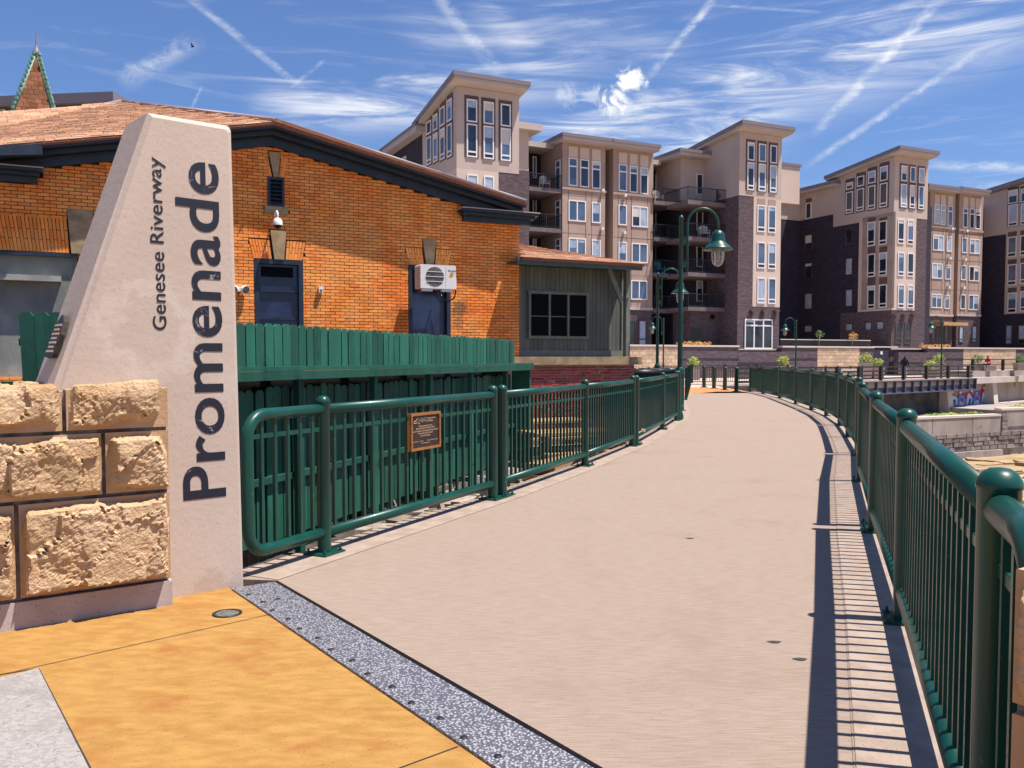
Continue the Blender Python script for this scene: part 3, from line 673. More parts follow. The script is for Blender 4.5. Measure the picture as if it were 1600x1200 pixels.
b.add([WF.W(u, -.012, z) for u, z in allp], [tuple(t) for t in tri], 'mortar_dark')
b.add([WF.W(u, -.012, z) for u, z in ring] + [WF.W(u, -.35, z) for u, z in ring], [(i, (i + 1) % n, n + (i + 1) % n, n + i) for i in range(n)], 'mortar_dark')
WF.box(b, LEFT_U, rc[0] - .3, -.40, -.36, ZB, rc[1], 'lens_black')
WF.box(b, rc[0] - .25, rc[0] - .002, -9, -.351, ZB, rc[1], 'brick_orange'); b.build('wall', bt)
for a in arches: holes += [(a['u0'] + .012, a['u1'] - .012, a['zb'], a['zt'], ((a['kb'][0] - a['kt'][0]) / max(.05, a['kz'] - a['zb']) + .16) * .8, ((a['kt'][1] - a['kb'][1]) / max(.05, a['kz'] - a['zb']) + .16) * .8), (min(a['kt'][0], a['kb'][0]), max(a['kt'][1], a['kb'][1]), a['zb'], a['kz'])]
BW, BH, GAP = .2125, .0677, .0115
items = []; row = 0; z = ZB + 1.2
U_, N_, Z_ = WF.U, WF.N, Vector((0, 0, 1))
brng = random.Random(11)
while z < pk[1] + .1:
    u = LEFT_U + (row % 2) * BW / 2; zc = z + BH / 2
    while u < rc[0]:
        iv = [(u, min(u + BW - GAP, rc[0]))]
        for h in holes:
            if h[2] < zc < h[3]:
                nv = []
                if len(h) > 4: h = (h[0] + h[4] * (h[3] - zc), h[1] - h[5] * (h[3] - zc), h[2], h[3])
                for p, q in iv:
                    if q <= h[0] or p >= h[1]: nv.append((p, q)); continue
                    if p < h[0]: nv.append((p, h[0] - .004))
                    if q > h[1]: nv.append((h[1] + .004, q))
                iv = nv
        for p, q in iv:
            if q - p < .03 or z + BH > max(topz((p + q) / 2), 0) + .03: continue
            pr = brng.uniform(-.003, .004)
            items.append((WF.W((p + q) / 2, -.028 + pr, zc), U_ * ((q - p) / 2), N_ * .03, Z_ * ((BH - GAP) / 2)))
        u += BW
    z += BH; row += 1
for a in arches:                            # fanned arch bricks either side of each keystone
    for sgn in (-1, 1):
        k_in_t, k_in_b = (a['kt'][0], a['kb'][0]) if sgn < 0 else (a['kt'][1], a['kb'][1])
        end = a['u0'] if sgn < 0 else a['u1']; span = abs(end - k_in_t); n = max(1, round(span / .0677)); H = a['zt'] - a['zb'] - .008
        st = (k_in_t - k_in_b) / max(.05, (a['kz'] - a['zb']))
        for i in range(n):
            fx = (i + .5) / n; uc = k_in_t + (end - k_in_t) * fx * .94 + sgn * .01; lean = st + sgn * .16 * fx
            cuts = [0, .36, 1] if i % 2 else [0, .64, 1]
            if H < .3 or n < 4: cuts = [0, 1] if i % 2 else [0, .5, 1]
            for c0, c1 in zip(cuts, cuts[1:]):
                zm = a['zb'] + .006 + H * (c0 + c1) / 2; hh = H * (c1 - c0) / 2 - GAP / 2
                um = uc - lean * (a['zt'] - zm) * .8
                up = Vector((0, 0, 1)) + U_ * lean * .8
                items.append((WF.W(um, -.026, zm), U_ * (span / n / 2 - .008), N_ * .03, up * hh))
pieces('brick', items, bt, 'brick_orange', 300)
for a in arches:
    b = MB(); WF.poly(b, [(a['kb'][0], a['zb'] + .004), (a['kb'][1], a['zb'] + .004), (a['kt'][1], a['kz']), (a['kt'][0], a['kz'])], -.05, .035, 'keystone'); b.build('keystone', bt)
# louvred vent
b = MB(); u0, u1, z0, z1 = vent
for q in ((u0, u0 + .05, z0, z1), (u1 - .05, u1, z0, z1), (u0 + .05, u1 - .05, z1 - .05, z1), (u0 + .05, u1 - .05, z0, z0 + .05)): WF.box(b, q[0], q[1], -.08, .03, q[2], q[3], 'navy_paint')
WF.box(b, u0 + .05, u1 - .05, -.09, -.07, z0 + .05, z1 - .05, 'lens_black'); vn = b.build('louvre_vent', bt)
for k in range(6):
    zz = z0 + .07 + (z1 - z0 - .12) * k / 6; b = MB(); b.obox(WF.W((u0 + u1) / 2, -.02, zz + .03), U_ * ((u1 - u0) / 2 - .052), N_ * .03 - Z_ * .025, Z_ * .006, 'navy_paint'); b.build('slat', vn)
b = MB(); WF.box(b, vsill[0], vsill[1], -.05, .07, vsill[2], vsill[3], 'keystone'); b.build('vent_sill', bt)
# doors
def door(r, trans, name='door'):
    u0, u1, z0, z1 = r; b = MB(); fw = .09
    for q in ((u0, u0 + fw, z0, z1), (u1 - fw, u1, z0, z1), (u0 + fw, u1 - fw, z1 - fw, z1)): WF.box(b, q[0], q[1], -.14, .012, q[2], q[3], 'navy_paint')
    WF.box(b, u0 + fw, u1 - fw, -.16, -.10, z0, z1 - fw, 'door_navy'); d = b.build(name, bt)
    if trans:
        t0, t1 = trans; b = MB(); WF.box(b, u0 + fw + .06, u1 - fw - .10, -.098, -.088, t0, t1, 'black_glass'); b.build('pane', d)
        b = MB(); WF.box(b, u0 + fw, u1 - fw, -.10, -.05, t0 - .32, t0 - .27, 'navy_paint'); WF.box(b, u0 + fw, u1 - fw, -.10, -.05, t0 - .90, t0 - .84, 'navy_paint'); b.build('door_rail', d)
        b = MB(); WF.box(b, u1 - fw - .09, u1 - fw - .055, -.098, -.05, t0 - 1.52, t0 - 1.32, 'white_plastic'); b.build('handle', d)
    return d
door(door1, (wp(400, 431)[1], wp(400, 415)[1])); door(door2, None)
# boarded opening at the left
u0, u1, z0, z1 = panel; b = MB(); WF.box(b, u0, u1, -.15, -.09, z0, z1, 'plywood_grey'); bp = b.build('boarded_door', bt)
ub = wp(120, 480)[0]
b = MB(); WF.box(b, ub - .03, ub + .02, -.09, -.05, z0, z1, 'plywood_grey'); b.build('batten', bp)
b = MB(); WF.box(b, u0, u1, -.1, .02, z1 - .07, z1, 'navy_paint'); b.build('lintel', bt)
t_ = wp(95, 431, .16); b = MB(); WF.box(b, u0, t_[0], -.088, .16, wp(95, 440, .16)[1], t_[1], 'weathered_wood'); b.build('beam', bp)
# cornice along the gable with returns
ct = []
def rake(p, q, h0, h1, v0, v1, m, nm):
    b = MB(); WF.poly(b, [(p[0], p[1] + h0), (q[0], q[1] + h0), (q[0], q[1] + h1), (p[0], p[1] + h1)], v0, v1, m); b.build(nm, bt)
ext_r = wp(822, 333, .45)
re_ = (ext_r[0], at_u(pk, ra, ext_r[0])); le_ = (LEFT_U, at_u(la, pk, LEFT_U))
for p, q in ((le_, pk), (pk, re_)):
    rake(p, q, -.01, .17, -.2, .10, 'navy_paint', 'cornice'); rake(p, q, .172, .26, -.2, .28, 'navy_paint', 'cornice'); rake(p, q, .262, .335, -.3, .46, 'navy_paint', 'cornice'); rake(p, q, .337, .36, -.4, .50, 'shingle', 'drip_edge')
for ua, uz_, zz, zt in ((wp(723, 325, .3)[0], rc[0] + .35, rc[1], wp(723, 325, .3)[1]), (LEFT_U, wp(66, 262, .3)[0], lb[1], wp(30, 261, .3)[1])):
    h = zt - zz; b = MB(); WF.box(b, ua + .10, uz_ - .10, -.1, .12, zz - .01, zz + h * .45, 'navy_paint'); WF.box(b, ua + .05, uz_ - .05, -.1, .24, zz + h * .452, zz + h * .75, 'navy_paint'); WF.box(b, ua, uz_, -.1, .36, zz + h * .752, zz + h, 'navy_paint'); b.build('cornice_return', bt)
    b = MB(); WF.box(b, ua - .02, uz_ + .02, -.1, .39, zt + .002, zt + .02, 'fascia'); b.build('flashing', bt)
# roof planes
def shingles(quad, parent, m='shingle', exp=.14, wid=.30, limit=300, base='roof_felt', nm='roof_plane', clip=None):
    o, du, dv = quad                        # origin at the eave, unit along, unit up the slope
    n = du.cross(dv).normalized()
    if n.z < 0: n = -n
    P2 = clip; us = [p[0] for p in P2]; vs = [p[1] for p in P2]
    b = MB(); tri = tessellate_polygon([[Vector((u, v, 0)) for u, v in P2]]); k = len(P2)
    b.add([o + du * u + dv * v for u, v in P2] + [o + du * u + dv * v - n * .06 for u, v in P2], [tuple(t) for t in tri] + [tuple(k + i for i in t) for t in tri] + [(i, (i + 1) % k, k + (i + 1) % k, k + i) for i in range(k)], base); b.build(nm, parent)
    def inside(u, v):
        c = False
        for i in range(k):
            (x0, y0), (x1, y1) = P2[i], P2[(i + 1) % k]
            if (y0 > v) != (y1 > v) and u < (x1 - x0) * (v - y0) / (y1 - y0) + x0: c = not c
        return c
    it = []; v = min(vs); r = 0; rg = random.Random(5)
    while v < max(vs):
        u = min(us) + (r % 3) * wid * .37 - rg.uniform(0, wid * .3)
        while u < max(us):
            w = wid * rg.choice((.55, .8, 1, 1.15))
            if inside(u + w / 2, v + exp * .5): it.append((o + du * (u + w / 2) + dv * (v + exp * .55) + n * (.010 + rg.uniform(0, .005)), du * (w / 2 - .006), (dv - n * .06) * (exp * .58), n * .005))
            u += w
        v += exp; r += 1
    pieces('shingle', it, parent, m, limit)
def plane_clip(pts, eave_a, eave_b):
    du = (eave_b - eave_a).normalized(); c = sum(pts, Vector((0, 0, 0))) / len(pts); w = c - eave_a; dv = (w - du * w.dot(du)).normalized()
    return (eave_a, du, dv), [((p - eave_a).dot(du), (p - eave_a).dot(dv)) for p in pts]
BK = -4.6
def wpt(x, y, v): u, z = wp(x, y, v); return WF.W(u, v, z)
rk = .36
PKt = WF.W(pk[0], .50, pk[1] + rk); ERt = WF.W(re_[0], .50, re_[1] + rk); ELt = WF.W(le_[0], .50, le_[1] + rk)
R1, R2, R3 = wpt(190, 160, BK), wpt(430, 188, BK), wpt(-260, 255, BK)
Hp = wpt(690, 273, -1.6); q, cl = plane_clip([PKt, ERt, Hp, R2], PKt, ERt); shingles(q, bt, clip=cl, limit=120)
q, cl = plane_clip([ELt, PKt, R1], ELt, PKt); shingles(q, bt, clip=cl, limit=120)
EL2 = R1 + (ELt - PKt); q, cl = plane_clip([R1, ELt, R3], R1, EL2); shingles(q, bt, clip=cl, limit=60)
q, cl = plane_clip([PKt, R2, R1], PKt, R1); shingles(q, bt, clip=cl, limit=60)
b = MB()
for p, q in ((R1, R2), (R2, Hp), (Hp, ERt + Vector((0, 0, .02))), (R3, R1)): b.tube([p + Z_ * .02, q + Z_ * .02], .055, 'roof_cap', 6)
b.build('ridge_cap', bt)
# dark parapet of the wing in front, at the far left
b = MB(); p0, p1 = wpt(-260, 236, .9), wpt(66, 231, .6); b.obox((p0 + p1) / 2 - Z_ * .05, (p1 - p0) / 2, N_ * .1, Z_ * .09, 'navy_paint'); b.build('gutter', bt)
# heat-pump unit on the wall
u0, z1 = wp(657, 412.5, .62); u1 = wp(712.5, 430, .62)[0]; z0 = wp(657, 450, .62)[1]; v0, v1 = .24, .62
ac = thing('air_conditioner', WF.W((u0 + u1) / 2, .4, z0), 'white outdoor air conditioning unit bracketed on the orange brick wall over a dark blue doorway', 'air conditioner')
def rbox(F, u0, u1, v0, v1, z0, z1, m, r=.02):
    b = MB(); F.poly(b, [(u0 + r, z0), (u1 - r, z0), (u1, z0 + r), (u1, z1 - r), (u1 - r, z1), (u0 + r, z1), (u0, z1 - r), (u0, z0 + r)], v0, v1, m); return b
rbox(WF, u0, u1, v0, v1, z0, z1, 'ac_white').build('casing', ac)
cu_, cz = u0 + (u1 - u0) * .40, (z0 + z1) / 2; R_ = (z1 - z0) * .41
b = MB(); b.prism([WF.W(cu_ + R_ * math.cos(k * .2618), v1 + .001, cz + R_ * math.sin(k * .2618)) for k in range(24)], N_ * .004, 'ac_dark'); fan = b.build('fan_grille', ac)
b = MB()
for k in range(10):
    a = k * math.pi / 10; b.obox(WF.W(cu_, v1 + .007, cz), (U_ * math.cos(a) + Z_ * math.sin(a)) * R_ * .97, N_ * .002, (Z_ * math.cos(a) - U_ * math.sin(a)) * .003, 'ac_dark')
b.build('spokes', fan)
for k in (-1, 0, 1):
    b = MB(); hw = math.sqrt(1 - (k * .5) ** 2) * R_; b.obox(WF.W(cu_, v1 + .012, cz + k * R_ * .5), U_ * hw, N_ * .003, Z_ * .007, 'ac_white'); b.build('bar', fan)
b = MB(); WF.box(b, u0 + (u1 - u0) * .70, u0 + (u1 - u0) * .705, v1, v1 + .002, z0 + .02, z1 - .02, 'ac_dark'); b.build('panel_seam', ac)
b = MB()
for k in range(9): WF.box(b, u0 - .004, u0, v0 + .03, v1 - .03, z0 + .04 + k * (z1 - z0 - .08) / 9, z0 + .055 + k * (z1 - z0 - .08) / 9, 'ac_dark')
for k in range(4): WF.box(b, u0 - .006, u0 - .004, v0 + .05 + k * .085, v0 + .06 + k * .085, z0 + .03, z1 - .03, 'ac_white')
b.build('side_vent', ac)
b = MB(); uu, zz = u0 + (u1 - u0) * .80, z0 + (z1 - z0) * .70; WF.poly(b, [(uu, zz - .10), (uu + .085, zz - .10), (uu + .12, zz), (uu + .035, zz)], v1 + .001, v1 + .003, 'ac_gold'); b.build('emblem', ac)
b = MB(); add_text(b, 'Mitsubishi', WF.W(u0 + (u1 - u0) * .77, v1 + .001, z1 - .14), U_, Z_, 'letter_blue', height=.045, width=.19, thick=.001, offset=.01); WF.poly(b, [(uu - .03, z1 - .13), (uu - .01, z1 - .13), (uu - .02, z1 - .10)], v1 + .001, v1 + .002, 'graffiti_red'); b.build('lettering', ac)
for f in (.2, .75):
    b = MB(); uu = u0 + (u1 - u0) * f; WF.box(b, uu - .12, uu + .12, v1 - .10, v1 - .02, z0 - .06, z0 - .004, 'ac_white'); WF.box(b, uu - .02, uu + .02, .0, v1 - .10, z0 - .05, z0 - .01, 'ac_dark'); b.build('bracket', ac)
b = MB(); WF.box(b, u1, u1 + .05, v0 + .03, v1 - .10, z0 + .03, z0 + .27, 'ac_white'); b.build('valve_cover', ac)
b = MB(); b.tube([WF.W(u1 + .03, .40, z0 + .05), WF.W(u1 + .10, .36, z0 - .02), WF.W(u1 + .11, .25, z0 - .16), WF.W(u1 + .02, .12, z0 - .24), WF.W(u1 - .10, .06, z0 - .20), WF.W(u1 - .16, .05, z0 - .05)], .016, 'lens_black', 7); b.build('hose', ac)
# camera, sensor box, flood light
u, z = wp(434, 352, .25); sc_ = thing('security_camera', WF.W(u, .2, z), 'white dome security camera hanging from a bent arm over the first blue door', 'security camera')
b = MB(); b.tube([WF.W(u - .02, .0, z + .15), WF.W(u - .02, .10, z + .27), WF.W(u, .18, z + .30), WF.W(u, .25, z + .24), WF.W(u, .25, z + .12)], .02, 'white_plastic', 8); b.build('arm', sc_)
b = MB(); b.lathe([(.0, .15), (.05, .145), (.09, .10), (.10, .03), (.10, 0)], WF.W(u, .25, z), 'white_plastic', 16); b.build('housing', sc_)
b = MB(); b.lathe([(.085, .0), (.07, -.05), (.0, -.08)], WF.W(u, .25, z), 'lens_black', 16); b.build('dome', sc_)
u0, u1, z0, z1 = rect(497, 447.5, 503.5, 457.5); sn = thing('sensor_box', WF.W(u0, 0, z0), 'small white box on the brick wall right of the first blue door', 'sensor')
rbox(WF, u0, u1, .002, .09, z0, z1, 'white_plastic', .012).build('case', sn); b = MB(); WF.box(b, u0 + .02, u1 - .02, .09, .095, z0 + .02, z0 + .07, 'ac_dark'); b.build('lens', sn)
u, z = wp(374, 451, .1); fl = thing('flood_light', WF.W(u, 0, z), 'twin white flood light on the brick wall at the edge of the concrete sign', 'flood light')
b = MB(); WF.box(b, u - .05, u + .05, .0, .05, z - .05, z + .05, 'white_plastic'); b.build('mount', fl)
for sx in (-1, 1):
    b = MB(); c = WF.W(u + sx * .10, .1, z - .01); a = (N_ + U_ * sx * .5 - Z_ * .3).normalized(); b.tube([c - a * .07, c - a * .03, c + a * .06], [.03, .075, .09], 'white_plastic', 12); b.tube([c + a * .061, c + a * .07], .075, 'ac_dark', 12); b.build('lamp_head', fl)

# ------------------------------------------------------------------ turret and far wing behind the roof
tc_ = dp(56, 190, 34.); apx = dp(57, 80, 34.); t = thing('turret', (tc_.x, tc_.y, 2), 'pointed shingled turret roof with green copper hips rising behind the brick building', 'turret')
hw = (91 - 19) / 1340 * 34 / 2 * .80; zb = tc_.z; ang = .42
cs = [Vector((tc_.x + hw * math.sqrt(2) * math.cos(ang + k * math.pi / 2 - math.pi / 4), tc_.y + hw * math.sqrt(2) * math.sin(ang + k * math.pi / 2 - math.pi / 4), zb)) for k in range(4)]
b = MB(); b.prism([c - Z_ * 6 for c in cs], (0, 0, 6), 'brick_red'); b.build('tower', t)
for k in range(4):
    p, q = cs[k], cs[(k + 1) % 4]; qd, cl = plane_clip([p, q, apx], p, q); shingles(qd, t, m='shingle_dark', clip=cl, exp=.19, wid=.26, limit=60)
for c in cs:
    b = MB(); b.tube([c, apx], [.07, .045], 'copper_green', 6); b.build('hip', t)
    d = apx - c; b = MB()
    for k in range(14): b.obox(c + d * (k + .5) / 14 + Vector((c.x - tc_.x, c.y - tc_.y, 0)).normalized() * .08, Vector((.05, 0, 0)), Vector((0, .05, 0)), Z_ * .05, 'copper_green')
    tag(b.build('crockets', t), kind='stuff')
b = MB(); b.lathe([(.13, -.1), (.10, .05), (.05, .12), (.03, .3), (.008, .75)], apx, 'roof_cap', 10); b.build('finial', t)
bw = Fr(dp(20, 170, 60.)[:2], (1, -.12)); bb_ = thing('apartment_wing', bw.W(0, 0, 0), 'long building with dark flat eave showing behind the turret at the left edge', 'building')
zt = bw.px(70, 158)[1]
b = MB(); bw.box(b, -9, 7, -8, 0, 0, zt - .9, 'stucco_light'); b.build('wall', bb_)
b = MB(); bw.box(b, -10, 8, -9, 1.0, zt - .5, zt + .15, 'roof_cap'); b.build('roof', bb_); b = MB(); bw.box(b, -9.6, 7.6, -8, .6, zt - .95, zt - .502, 'panel_brown'); b.build('fascia', bb_)
for k in range(-6, 5):
    uu = k * 1.5; b = MB(); bw.box(b, uu, uu + 1.1, .002, .05, zt - 3, zt - 1.1, 'white_frame'); w_ = b.build('window', bb_); b = MB(); bw.box(b, uu + .1, uu + 1.0, .05, .06, zt - 2.9, zt - 1.2, 'glass_blue'); b.build('pane', w_)
cm = dp(4, 200, 40.); ch = thing('brick_chimney', (cm.x, cm.y, 3), 'small red brick chimney at the left edge beside the turret', 'chimney')
b = MB(); b.box(cm.x - .5, cm.x + .2, cm.y - .3, cm.y + .3, 3, dp(4, 178, 40.).z, 'brick_red'); b.build('stack', ch); b = MB(); zc = dp(4, 178, 40.).z; b.box(cm.x - .55, cm.x + .25, cm.y - .35, cm.y + .35, zc, zc + .12, 'keystone'); b.build('cap', ch)

# ------------------------------------------------------------------ grey board-sided building
GF = Fr(WF.W(rc[0] + .02, -.15, 0)[:2], RD); gpx = lambda x, y, v=0.: GF.px(x, y, v)
gt = thing('grey_wooden_building', GF.W(1.5, 0, 0), 'grey board-sided building with a triple window on a red brick footing', 'building')
uL, uR = 0.0, gpx(976, 500)[0]; zF = gpx(830, 557)[1]; zE = gpx(815, 405)[1]; zE2 = zE
b = MB(); GF.box(b, uL, uR, -6, -.03, zF, zE + .1, 'siding_grey'); b.build('wall', gt)
wu0, wz1 = gpx(825, 454); wu1 = gpx(919, 490)[0]; wz0 = gpx(825, 529)[1]
u = uL + .10; k = 0
while u < uR - .12:
    w = .118; segs = [(zF + .16, zE - .12)]
    if u + w > wu0 and u < wu1: segs = [(zF + .16, wz0), (wz1, zE - .12)]
    for s0, s1 in segs:
        b = MB(); GF.box(b, u + .004, u + w - .004, -.028, rng.uniform(-.008, -.002), s0, s1, 'siding_grey'); b.build('board', gt)
    u += w
for nm, q in (('base_trim', (uL, uR, zF, zF + .155)), ('frieze', (uL, uR, zE - .115, zE + .08)), ('corner_board', (uL, uL + .095, zF + .157, zE - .117)), ('corner_post', (uR - .11, uR, zF + .157, zE - .117))):
    b = MB(); GF.box(b, q[0], q[1], -.026, .03, q[2], q[3], 'trim_grey'); b.build(nm, gt)
w_ = MB()
for q in ((wu0 - .02, wu1 + .02, wz1 - .07, wz1), (wu0, wu1, wz0, wz0 + .07), (wu0, wu0 + .06, wz0 + .07, wz1 - .07), (wu1 - .06, wu1, wz0 + .07, wz1 - .07)): GF.box(w_, q[0], q[1], -.028, .05, q[2], q[3], 'trim_grey')
wn = w_.build('window', gt); pw = (wu1 - wu0 - .12) / 3
for i in range(3):
    a = wu0 + .06 + i * pw; b = MB(); GF.box(b, a + (.025 if i else 0), a + pw - .025 * (i < 2), -.029, -.015, wz0 + .07, wz1 - .07, 'black_glass'); b.build('pane', wn)
    b = MB(); zc = (wz0 + wz1) / 2 - .03; GF.box(b, a + .028, a + pw - .028, -.014, -.004, zc - .012, zc + .012, 'siding_grey'); b.build('sash', wn)
    if i: b = MB(); GF.box(b, a - .024, a + .024, -.028, .04, wz0 + .07, wz1 - .07, 'trim_grey'); b.build('mullion', wn)
# verandah post, bracket and eave on the right
pu = gpx(979, 500, .35)[0]
b = MB(); GF.box(b, pu - .06, pu + .06, .28, .42, zF, zE - .02, 'trim_grey'); b.build('verandah_post', gt)
bu, bz = gpx(944, 426, .2); cu, cz = gpx(971, 468, .35)
b = MB(); GF.poly(b, [(bu, bz + .06), (bu + .10, bz + .10), (cu + .04, cz), (cu - .03, cz - .10), (bu + .04, bz - .06)], .30, .38, 'trim_grey'); GF.box(b, bu - .02, pu, .29, .39, zE - .14, zE - .021, 'trim_grey'); b.build('bracket', gt)
ev = .75; ea, eb = gpx(809, 408, ev), gpx(1004, 414, ev); zev = ea[1]
b = MB(); GF.box(b, ea[0], eb[0], ev - .07, ev, zev - .06, zev + .08, 'eave_teal'); b.build('fascia', gt)
b = MB(); GF.box(b, ea[0], eb[0] - .05, -.02, ev - .072, zev - .02, zev + .02, 'eave_teal'); b.build('soffit', gt)
r0, r1 = GF.W(ea[0], ev + .03, zev + .085), GF.W(eb[0] + .03, ev + .03, zev + .085)
ru, rz = gpx(808, 388, -3.4); r2 = GF.W(ru, -3.4, rz); r3 = GF.W(eb[0] - .9, -2.2, zev + .085 + (rz - zev - .085) * .45)
r2 = GF.W(ru, -3.4, rz + .12); r0 = r0 + GF.U * .1; qd, cl = plane_clip([r0, r1, r2], r0, r1); shingles(qd, gt, clip=cl, limit=120, wid=.26)
# concrete sill and red brick footing
sv = .42; su0, su1 = gpx(800, 560, sv)[0], gpx(1003, 556, sv)[0]; sz1 = gpx(830, 549, 0)[1]; sz1 = zF - .005; sz0 = gpx(850, 570, sv)[1]
b = MB(); GF.box(b, su0, su1, -6, sv, sz0, sz1, 'keystone'); b.build('sill', gt)
fv = .30; fu0, fu1 = gpx(800, 590, fv)[0], gpx(991, 590, fv)[0]
b = MB(); GF.box(b, fu0, fu1, -6, fv - .012, -.5, sz0, 'mortar_pale'); b.build('footing', gt)
it = []; z = -.5; row = 0
while z + BH < sz0 + .01:
    u = fu0 + (row % 2) * BW / 2
    while u < fu1 - .03:
        q = min(u + BW - GAP, fu1 - .002); it.append((GF.W((u + q) / 2, fv - .02 + brng.uniform(-.006, .006), z + BH / 2), U_ * ((q - u) / 2 - .003), N_ * .024, Z_ * ((BH - GAP) / 2 - .003))); u += BW
    z += BH; row += 1
pieces('brick', it, gt, 'brick_red', 150)

# ------------------------------------------------------------------ the long apartment building
D2 = 71.7; AF = Fr((( 1195 - 800) / 1340 * D2, D2), RD)
wr = random.Random(21)
at = thing('apartment_building', AF.W(0, 0, 0), 'five storey apartment building with tan towers, purple brick and many white framed windows', 'building')
def ap(x, y, v=0.): return AF.px(x, y, v)
class Flank:                                # a side wall running back from a front corner
    def __init__(s, u, v=0.): s.F = Fr(AF.W(u, v, 0)[:2], LD)
    def px(s, x, y, v=0.): return s.F.px(x, y, v)
GLASS = ['glass_blue', 'glass_dark', 'blind_sky_pale', 'glass_blue', 'glass_blue']
def part(nm, fn, parent=None):
    b = MB(); fn(b); return b.build(nm, parent or at)
def window(F, u0, u1, z0, z1, v=0., bars=(), mull=0, fw=.09, glass=None, frame='white_frame', nm='window'):
    b = MB(); d = .06
    for q in ((u0, u0 + fw, z0, z1), (u1 - fw, u1, z0, z1), (u0 + fw, u1 - fw, z0, z0 + fw), (u0 + fw, u1 - fw, z1 - fw, z1)): F.box(b, q[0], q[1], v + .004, v + d, q[2], q[3], frame)
    zs = [z0 + fw]; 
    for f in sorted(bars):
        zz = z0 + (z1 - z0) * f; F.box(b, u0 + fw, u1 - fw, v + .004, v + d - .004, zz - fw * .6, zz + fw * .6, frame); zs += [zz - fw * .6, zz + fw * .6]
    zs.append(z1 - fw); us = [u0 + fw]
    for k in range(mull):
        uu = u0 + (u1 - u0) * (k + 1) / (mull + 1); F.box(b, uu - fw * .6, uu + fw * .6, v + .004, v + d - .008, z0 + fw, z1 - fw, frame); us += [uu - fw * .6, uu + fw * .6]
    us.append(u1 - fw); w = b.build(nm, at)
    for i in range(0, len(us), 2):
        g_ = glass or wr.choice(GLASS)
        if g_ != 'blind_sky_pale' and wr.random() < .45 and nm == 'window':
            b = MB(); hb = (zs[-1] - zs[-2]) * wr.uniform(.15, .6); F.box(b, us[i] + .02, us[i + 1] - .02, v + .025, v + .03, zs[-1] - hb, zs[-1], 'blind_sky_pale' if wr.random() < .7 else 'cushion_pale'); b.build('blind', w)
        for j in range(0, len(zs), 2):
            b = MB(); F.box(b, us[i], us[i + 1], v + .006, v + .024, zs[j], zs[j + 1], g_ if j == len(zs) - 2 or len(zs) == 2 or wr.random() < .5 else 'glass_dark'); b.build('pane', w)
    return w
def wpx(F, x0, y0, x1, y1, v=0., **k):
    u0, z1 = F.px(x0, y0, v); z0 = F.px(x0, y1, v)[1]; u1 = F.px(x1, (y0 + y1) / 2, v)[0]; return window(F.F if isinstance(F, Flank) else F, u0, u1, z0, z1, v, **k)
def bpx(F, x0, y0, x1, y1, v0, v1, m, b):   # box whose front face fills a rectangle of the view
    u0, z1 = F.px(x0, y0, v1); z0 = F.px(x0, y1, v1)[1]; u1 = F.px(x1, (y0 + y1) / 2, v1)[0]; (F.F if isinstance(F, Flank) else F).box(b, u0, u1, v0, v1, z0, z1, m)
ZG = -.3
